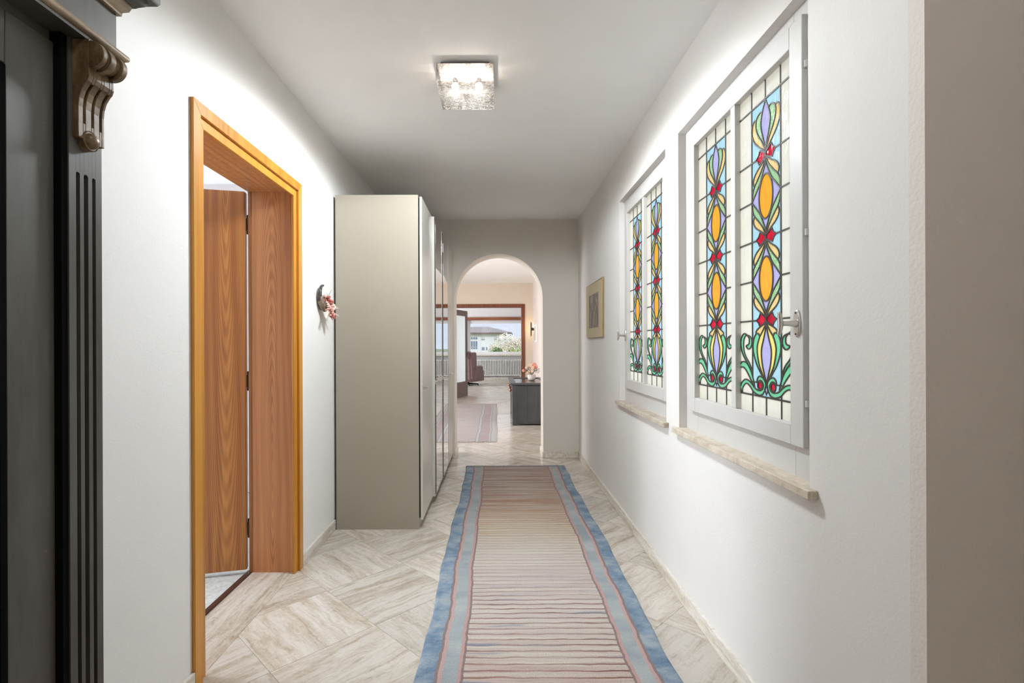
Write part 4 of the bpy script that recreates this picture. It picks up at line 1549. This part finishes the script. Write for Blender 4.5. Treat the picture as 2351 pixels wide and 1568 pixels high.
# chest
ch = thing('low_chest', 'low dark grey painted chest against the wall beyond the arch', 'chest', (0.52, 8.4, 0))
CX0, CX1, CY0, CY1 = 0.240, R2X - 0.004, 7.77, 9.10
B(CX0 + 0.012, CX1, CY0 + 0.012, CY1, 0.035, 0.615).build('body', 'chest', ch, bevel=0.003)
for i in range(3):
    B(CX0 + 0.055 + i * 0.165, CX0 + 0.055 + i * 0.165 + 0.1635, CY0, CY0 + 0.013, 0.02, 0.60).build('end_board', 'chest', ch, bevel=0.0015)
B(CX0 - 0.006, CX0 + 0.055, CY0 - 0.006, CY0 + 0.05, 0.0, 0.615).build('corner_post', 'chest', ch, bevel=0.006)
B(CX0 - 0.006, CX0 + 0.055, CY1 - 0.05, CY1 + 0.006, 0.0, 0.615).build('corner_post', 'chest', ch, bevel=0.006)
tp_ = MB()
tx0, tx1, ty0, ty1 = CX0 - 0.04, CX1, CY0 - 0.03, CY1 + 0.02
tp_.box(tx0, tx1, ty0, ty0 + 0.10, 0.615, 0.645)
tp_.box(tx0, tx1, ty1 - 0.10, ty1, 0.615, 0.645)
tp_.box(tx0, tx0 + 0.09, ty0 + 0.10, ty1 - 0.10, 0.615, 0.645)
tp_.box(tx1 - 0.07, tx1, ty0 + 0.10, ty1 - 0.10, 0.615, 0.645)
tp_.build('top_frame', 'chest', ch, bevel=0.005)
B(tx0 + 0.085, tx1 - 0.065, ty0 + 0.095, ty1 - 0.095, 0.615, 0.633).build('top_panel', 'chest_top', ch)
for j in range(2):
    ya = CY0 + 0.07 + j * 0.60
    dr_ = B(CX0 - 0.010, CX0 + 0.014, ya, ya + 0.57, 0.42, 0.595).build('drawer', 'chest', ch, bevel=0.004)
    MB().lathe([(0.010, 0.0), (0.010, -0.014), (0.024, -0.022), (0.027, -0.032), (0.020, -0.042), (0.002, -0.045)], (CX0 - 0.010, ya + 0.07, 0.525), 'x', 16).build('knob', 'copper', dr_, smooth=True)
    MB().lathe([(0.010, 0.0), (0.010, -0.014), (0.024, -0.022), (0.027, -0.032), (0.020, -0.042), (0.002, -0.045)], (CX0 - 0.010, ya + 0.50, 0.525), 'x', 16).build('knob', 'copper', dr_, smooth=True)
    B(CX0 - 0.004, CX0 + 0.014, ya, ya + 0.57, 0.06, 0.40).build('cupboard_door', 'chest', ch, bevel=0.004)
B(CX1 - 0.13, CX1 - 0.06, CY0 - 0.02, CY0 + 0.03, 0, 0.03).build('foot', 'chest', ch, bevel=0.006)

# flowers
fb = thing('flower_pot', 'white pot of pink silk roses on the low chest', 'flower pot', (0.575, 8.45, 0.645))
FX_, FY_, FZ_ = 0.575, 8.50, 0.6335
fb.location = (FX_, FY_, FZ_)
MB().lathe([(0.035, 0.0), (0.058, 0.012), (0.068, 0.05), (0.070, 0.095), (0.064, 0.098), (0.058, 0.09)], (FX_, FY_, FZ_), 'z', 24).build('pot', 'pot', fb, smooth=True, angle=60)
rr = random.Random(11)
fo = MB()
for i in range(170):
    th = rr.uniform(0, 2 * PI); ph = rr.uniform(-0.35, 1.35); r = rr.uniform(0.07, 0.155)
    c0 = Vector((FX_ + r * math.cos(th) * math.cos(ph) * 1.0, FY_ + r * math.sin(th) * math.cos(ph), FZ_ + 0.145 + r * math.sin(ph) * 0.65))
    d_ = Vector((math.cos(th), math.sin(th), rr.uniform(-0.8, 0.8))).normalized()
    s_ = d_.cross(Vector((0, 0, 1))).normalized() * rr.uniform(0.006, 0.011)
    L = rr.uniform(0.022, 0.038)
    up = Vector((0, 0, 0.004))
    fo.add([c0, c0 + d_ * L * 0.5 + s_ + up, c0 + d_ * L, c0 + d_ * L * 0.5 - s_ + up], [(0, 1, 2, 3)])
for i in range(14):
    th = rr.uniform(0, 2 * PI)
    fo.tube([(FX_, FY_, FZ_ + 0.08), (FX_ + 0.05 * math.cos(th), FY_ + 0.05 * math.sin(th), FZ_ + 0.15), (FX_ + 0.10 * math.cos(th), FY_ + 0.10 * math.sin(th), FZ_ + 0.175)], 0.003, 5)
tag(fo.build('foliage', 'leaf', fb), None, None, None, 'stuff')
for (dx, dy, dz, r, mt) in ((-0.135, -0.02, 0.165, 0.028, 'rose'), (-0.05, -0.09, 0.150, 0.026, 'rose_pale'), (0.01, -0.10, 0.215, 0.033, 'rose_pale'), (0.055, -0.08, 0.225, 0.043, 'rose'), (-0.02, 0.0, 0.245, 0.033, 'rose_pale'), (0.05, 0.02, 0.262, 0.036, 'rose'), (-0.09, -0.04, 0.215, 0.024, 'rose_pale'), (0.0, -0.11, 0.160, 0.026, 'rose_pale'), (-0.075, -0.09, 0.125, 0.022, 'rose_pale')):
    m = MB()
    c0 = (FX_ + dx, FY_ + dy, FZ_ + dz)
    m.ball(c0, r * 0.5, 8, 6)
    for k_ in range(8):
        a_ = 2 * PI * k_ / 8
        m.ball((c0[0] + math.cos(a_) * r * 0.6, c0[1] + math.sin(a_) * r * 0.3 - 0.004, c0[2] + math.sin(a_) * r * 0.55), (r * 0.38, r * 0.25, r * 0.42), 7, 5)
    m.build('bloom', mt, fb, smooth=True)

# wall pieces on the pinkish wall
sc = thing('wall_sconce', 'dark oval wall sconce glowing near the doorway corner', 'wall lamp', (R2X, 10.95, 1.68))
MB().lathe([(0.02, -0.001), (1.0, -0.03), (1.02, -0.024), (0.95, -0.012), (0.02, -0.012)], (R2X - 0.045, 10.95, 1.56), 'x', 24, 0.10, 0.155).build('shield', 'dark_plate', sc, smooth=True, angle=50)
B(R2X - 0.06, R2X - 0.001, 10.93, 10.97, 1.53, 1.59).build('bracket', 'dark_plate', sc)
point_light('wall_sconce_light', (R2X - 0.03, 11.08, 1.60), 1.6, (1.0, 0.72, 0.34), 0.02)
wf = thing('wall_tile', 'white rectangular plaque on the pinkish wall beyond the arch', 'plaque', (R2X, 10.35, 1.45))
B(R2X - 0.040, R2X - 0.001, 10.00, 10.42, 1.275, 1.63).build('panel', 'plain_white', wf, bevel=0.006)
B(R2X - 0.045, R2X - 0.0395, 10.04, 10.38, 1.315, 1.59).build('inset', 'white_frame', wf, bevel=0.004)

# ------------------------------------------------------------------ living room
win = thing('window_3', 'wide living-room window with a wooden pelmet, seen through the doorway', 'window', (0.05, Y3, GZ0), 0, None, 'structure')
fr = MB()
fr.box(GX0, GX0 + 0.09, Y3 + 0.03, Y3 + 0.10, GZ0, GZ1)
fr.box(GX1 - 0.09, GX1, Y3 + 0.03, Y3 + 0.10, GZ0, GZ1)
fr.box(GX0 + 0.09, GX1 - 0.09, Y3 + 0.03, Y3 + 0.10, GZ0, GZ0 + 0.075)
fr.box(GX0 + 0.09, GX1 - 0.09, Y3 + 0.03, Y3 + 0.10, GZ1 - 0.055, GZ1)
fr.build('frame', 'plain_white', win, bevel=0.004)
B(GX0 + 0.085, GX1 - 0.085, Y3 + 0.06, Y3 + 0.066, GZ0 + 0.07, GZ1 - 0.05).build('pane', 'pane', win)
B(GX0 - 0.1, GX1 + 0.1, Y3 - 0.12, Y3 + 0.03, GZ0 - 0.065, GZ0 - 0.025).build('sill', 'trav_base', win, bevel=0.006)
B(-2.2, 2.4, Y3 - 0.16, Y3 - 0.13, 2.065, 2.172).build('pelmet', 'mahogany_h', win, bevel=0.004)
B(-2.2, 2.4, Y3 - 0.13, Y3, 2.165, 2.172).build('pelmet_top', 'plain_white', win)

cu = MB()
n = 40
L0, L1 = [], []
for i in range(n + 1):
    x = -1.40 + 0.40 * i / n
    y = Y3 - 0.09 + 0.028 * math.sin(i * 1.25)
    L0.append((x, y, 0.06)); L1.append((x, y, 2.10))
cu.add(L0 + L1, [(i, i + 1, n + 2 + i, n + 1 + i) for i in range(n)])
cuo = cu.build('curtain', 'curtain', None, smooth=True, angle=180)
tag(cuo, 'white sheer curtain at the left of the far window', 'curtain')
cu = MB()
L0, L1 = [], []
for i in range(n + 1):
    x = 1.08 + 0.40 * i / n
    y = Y3 - 0.09 + 0.028 * math.sin(i * 1.25)
    L0.append((x, y, 0.06)); L1.append((x, y, 2.10))
cu.add(L0 + L1, [(i, i + 1, n + 2 + i, n + 1 + i) for i in range(n)])
cuo = cu.build('curtain', 'curtain', None, smooth=True, angle=180)
tag(cuo, 'white sheer curtain right of the far window, seen in the wardrobe mirrors', 'curtain')

# column radiator
rd = thing('radiator', 'white column radiator below the far window', 'radiator', (0.1, Y3 - 0.09, 0))
rx0, rx1 = -0.82, 1.00
nel = 32
st_ = (rx1 - rx0) / nel
for i in range(nel):
    x = rx0 + (i + 0.5) * st_
    m = MB()
    for yy in (Y3 - 0.115, Y3 - 0.060):
        m.tube([(x, yy, 0.17), (x, yy, 0.69)], 0.0135, 8)
    m.box(x - 0.019, x + 0.019, Y3 - 0.128, Y3 - 0.047, 0.672, 0.705)
    m.box(x - 0.019, x + 0.019, Y3 - 0.128, Y3 - 0.047, 0.145, 0.178)
    m.build('column', 'radiator', rd, smooth=True)
MB().tube([(rx0, Y3 - 0.0875, 0.69), (rx1, Y3 - 0.0875, 0.69)], 0.014, 8).build('header_pipe', 'radiator', rd, smooth=True)
MB().tube([(rx0, Y3 - 0.0875, 0.16), (rx1, Y3 - 0.0875, 0.16)], 0.014, 8).build('header_pipe', 'radiator', rd, smooth=True)
for x in (rx0 + 0.2, rx1 - 0.2):
    B(x - 0.012, x + 0.012, Y3 - 0.12, Y3 - 0.026, 0.13, 0.15).build('bracket', 'radiator', rd)
    B(x - 0.012, x + 0.012, Y3 - 0.10, Y3 - 0.075, 0.0, 0.15).build('foot', 'radiator', rd)

# recliner, its back turned to the hall
rc = thing('recliner_chair', 'mauve leather recliner with its back to the hall', 'armchair', (-0.98, 15.25, 0), math.radians(-26))


def cushion(x0, x1, y0, y1, z0, z1, name, r=0.05, tilt=0.0, par=rc, mat='leather', taper=0.0):
    m = MB()
    loops = []
    for t in (0, 0.25, 0.5, 0.75, 1.0):
        z = z0 + (z1 - z0) * t
        dy = tilt * (z - z0)
        k_ = taper * t
        loops.append([(x0 + k_, y0 - dy, z), (x1 - k_, y0 - dy, z), (x1 - k_, y1 - dy, z), (x0 + k_, y1 - dy, z)])
    m.loft(loops)
    return m.build(name, mat, par, smooth=True, bevel=r, seg=4, local=True, angle=60)


cushion(-0.36, 0.36, -0.10, 0.62, 0.12, 0.46, 'seat_base', 0.05)
cushion(-0.27, 0.27, 0.0, 0.66, 0.44, 0.54, 'seat_cushion', 0.04)
cushion(-0.33, 0.33, -0.18, 0.04, 0.16, 0.90, 'backrest', 0.06, 0.10)
cushion(-0.32, 0.32, -0.30, -0.08, 0.80, 1.035, 'headrest', 0.08, 0.10)
cushion(-0.40, -0.29, -0.06, 0.46, 0.14, 0.60, 'armrest', 0.05)
cushion(0.29, 0.40, -0.06, 0.46, 0.14, 0.60, 'armrest', 0.05)
cushion(0.30, 0.38, -0.16, 0.16, 0.20, 1.00, 'wing', 0.035, 0.10)
cushion(-0.38, -0.30, -0.16, 0.16, 0.20, 1.00, 'wing', 0.035, 0.10)
MB().lathe([(0.05, 0.03), (0.05, 0.13)], (0, 0.2, 0), 'z', 16).build('swivel_post', 'castor', rc, local=True)
for i in range(5):
    a_ = 2 * PI * i / 5 + 0.35
    sb_ = MB().tube([(0, 0.2, 0.06), (0.32 * math.cos(a_), 0.2 + 0.32 * math.sin(a_), 0.04)], [0.03, 0.02], 8)
    sb_.ball((0.32 * math.cos(a_), 0.2 + 0.32 * math.sin(a_), 0.022), 0.022, 8, 6)
    sb_.build('base_leg', 'castor', rc, local=True, smooth=True)

# ------------------------------------------------------------------ outdoors
gd = struct('ground_outside', B(-160, 160, 19, 900, -7.2, -7.0), 'lawn', 'garden ground outside the far window', 'ground')
HY = 150.0
hs = thing('house', 'white house with a tiled hip roof beyond the far window', 'house', (-6, HY, -7))
sc_ = HY / 1170.0


def hp(px, py):
    return ((px - 1141) * sc_, CAM_H - (py - 790) * sc_)


xr, ze = hp(1163, 764)
xl = -26.0
B(xl, xr, HY, HY + 9, -7, ze).build('walls', 'facade', hs)
xe, _ = hp(1176.5, 764)
xe = min(xe, xr + 1.6)
zr = hp(1122, 749.5)[1]
xh = hp(1122.5, 749.5)[0]
m = MB()
m.add([(xl - 1, HY - 1.2, ze), (xe, HY - 1.2, ze), (xe, HY + 10.2, ze), (xl - 1, HY + 10.2, ze), (xh, HY + 4.5, zr), (xl + 4, HY + 4.5, zr)],
      [(0, 1, 4, 5), (1, 2, 4), (2, 3, 5, 4), (3, 0, 5), (3, 2, 1, 0)])
rf = m.build('roof', 'roof', hs)
B(xl - 1, xe, HY - 1.25, HY - 1.1, ze - 0.35, ze + 0.02).build('eave', 'roof_dark', rf)
# rows of roof tiles along the front slope, as raised ridges
dxx = (xh - (xl - 1))
for i in range(46):
    x = xe - 0.3 - i * 0.42
    if x < xl:
        break
    # the hip cuts the rows short near the right end
    tmax = min(1.0, max(0.04, (xe - x) / (xe - xh)))
    MB().tube([(x, HY - 1.2, ze + 0.06), (x, HY - 1.2 + 5.7 * tmax, ze + 0.06 + (zr - ze) * tmax)], 0.11, 5).build('roof_tile_row', 'roof', rf)


def house_window(px0, px1, py0, py1, name, mat, mull=0, trans=0):
    xa, za = hp(px0, py1); xb, zb_ = hp(px1, py0)
    f_ = B(xa, xb, HY - 0.06, HY + 0.2, za, zb_).build('window', mat, hs)
    for i in range(1, mull + 1):
        x = xa + (xb - xa) * i / (mull + 1)
        B(x - 0.06, x + 0.06, HY - 0.10, HY + 0.1, za, zb_).build('glazing_bar', 'facade', f_)
    for i in range(1, trans + 1):
        z = za + (zb_ - za) * i / (trans + 1)
        B(xa, xb, HY - 0.10, HY + 0.1, z - 0.06, z + 0.06).build('glazing_bar', 'facade', f_)
    return f_


house_window(1081, 1096, 774, 779, 'w', 'win_dark', 2)
house_window(1081, 1096, 783, 796, 'w', 'win_dark', 2)
house_window(1081, 1096, 797, 801, 'w', 'win_dark', 2)
f_ = house_window(1105.4, 1112.6, 773.5, 781, 'w', 'win_dark')
xa, za = hp(1105.4, 779); xb, zb_ = hp(1112.6, 773.5)
B(xa, xb, HY - 0.10, HY, za, zb_).build('shutter', 'shutter', f_)
f_ = house_window(1135.5, 1148.5, 773.5, 783, 'w', 'win_dark', 1)
xa, za = hp(1135.5, 779.5); xb, zb_ = hp(1148.5, 773.5)
B(xa, xb, HY - 0.16, HY, za, zb_).build('shutter', 'shutter', f_)
house_window(1106, 1112.4, 797, 804, 'w', 'win_dark')
house_window(1116, 1119, 797, 804, 'w', 'win_dark')
xa, _ = hp(1160.3, 764)
MB().tube([(xa, HY - 0.12, ze - 0.2), (xa, HY - 0.12, -7)], 0.09, 6).build('downpipe', 'roof_dark', hs)
MB().tube([(xe, HY - 1.25, ze - 0.15), (xe + 0.15, HY - 1.2, ze - 0.6), (xr + 0.2, HY - 0.2, ze - 1.0)], 0.09, 6).build('gutter', 'roof_dark', hs)

# hillside far behind
hm = MB()
cols_ = 60
rows = []
for j in range(9):
    t = j / 8
    L = []
    for i in range(cols_ + 1):
        x = -900 + 1800 * i / cols_
        top = 56 + 20 * math.sin(i * 0.23 + 1.0) + 7 * math.sin(i * 0.9) + 0.02 * x
        L.append((x, 1000 + 350 * t + 20 * math.sin(i * 1.7 + j), -8 + top * (t ** 0.8)))
    rows.append(L)
vs = [p for L in rows for p in L]
fs = [(j * (cols_ + 1) + i, j * (cols_ + 1) + i + 1, (j + 1) * (cols_ + 1) + i + 1, (j + 1) * (cols_ + 1) + i) for j in range(8) for i in range(cols_)]
hm.add(vs, fs)
struct('hillside', hm, 'hill', 'hillside tinted with pale haze behind the white house', 'hill', smooth=True, angle=180)


def tree(name, label, x, y, ztop, rx, rz, mat, nleaf, cat, seed, size):
    root = thing(name, label, cat, (x, y, -7.0))
    r = random.Random(seed)
    MB().tube([(x, y, -7.0), (x + 0.2, y, ztop - rz * 1.4), (x, y, ztop - rz * 0.6)], [0.22, 0.16, 0.06], 7).build('trunk', 'bark', root)
    cr = MB()
    lobes = [(r.uniform(-0.6, 0.6) * rx, r.uniform(-0.6, 0.6) * rx, r.uniform(-0.5, 0.5) * rz, r.uniform(0.35, 0.6)) for _ in range(9)]
    for i in range(nleaf):
        lx, ly, lz, lr = r.choice(lobes)
        th, cp2 = r.uniform(0, 2 * PI), r.uniform(-1, 1)
        sp = math.sqrt(1 - cp2 * cp2)
        rad = lr * (0.6 + 0.4 * r.random())
        c0 = Vector((x + lx + rad * rx * sp * math.cos(th), y + ly + rad * rx * sp * math.sin(th), ztop - rz + lz + rad * rz * cp2))
        a_ = Vector((r.gauss(0, 1), r.gauss(0, 1), r.gauss(0, 1))).normalized()
        b2 = a_.orthogonal().normalized()
        s1, s2 = size * r.uniform(0.6, 1.2), size * r.uniform(0.5, 0.9)
        cr.add([c0 - a_ * s1, c0 + b2 * s2, c0 + a_ * s1, c0 - b2 * s2], [(0, 1, 2, 3)])
    tag(cr.build('crown', mat, root), None, None, None, 'stuff')
    return root


tree('flowering_tree', 'cream blossoming tree in front of the white house', 2.3, 75, 2.75, 3.0, 2.3, 'blossom', 2600, 'tree', 5, 0.16)
tree('flowering_tree', 'lower cream blossoming tree left of the taller one', 0.35, 68, 1.6, 1.6, 1.6, 'blossom', 1200, 'tree', 8, 0.14)
tree('shrub', 'dark green shrub in front of the blossoming trees', 0.2, 58, 0.95, 0.95, 0.9, 'foliage', 900, 'shrub', 21, 0.10)
tree('shrub', 'dark green shrub beside the smaller shrub in the garden', 0.95, 56, 0.75, 0.8, 0.9, 'foliage', 900, 'shrub', 23, 0.10)
tree('shrub', 'yellow-green bush at the right of the garden', 2.0, 55, 0.85, 0.55, 0.8, 'foliage_yellow', 800, 'shrub', 26, 0.09)
tree('shrub', 'yellow-green bush at the left under the blossoms', -0.65, 60, 0.75, 0.6, 0.8, 'foliage_yellow', 700, 'shrub', 29, 0.09)
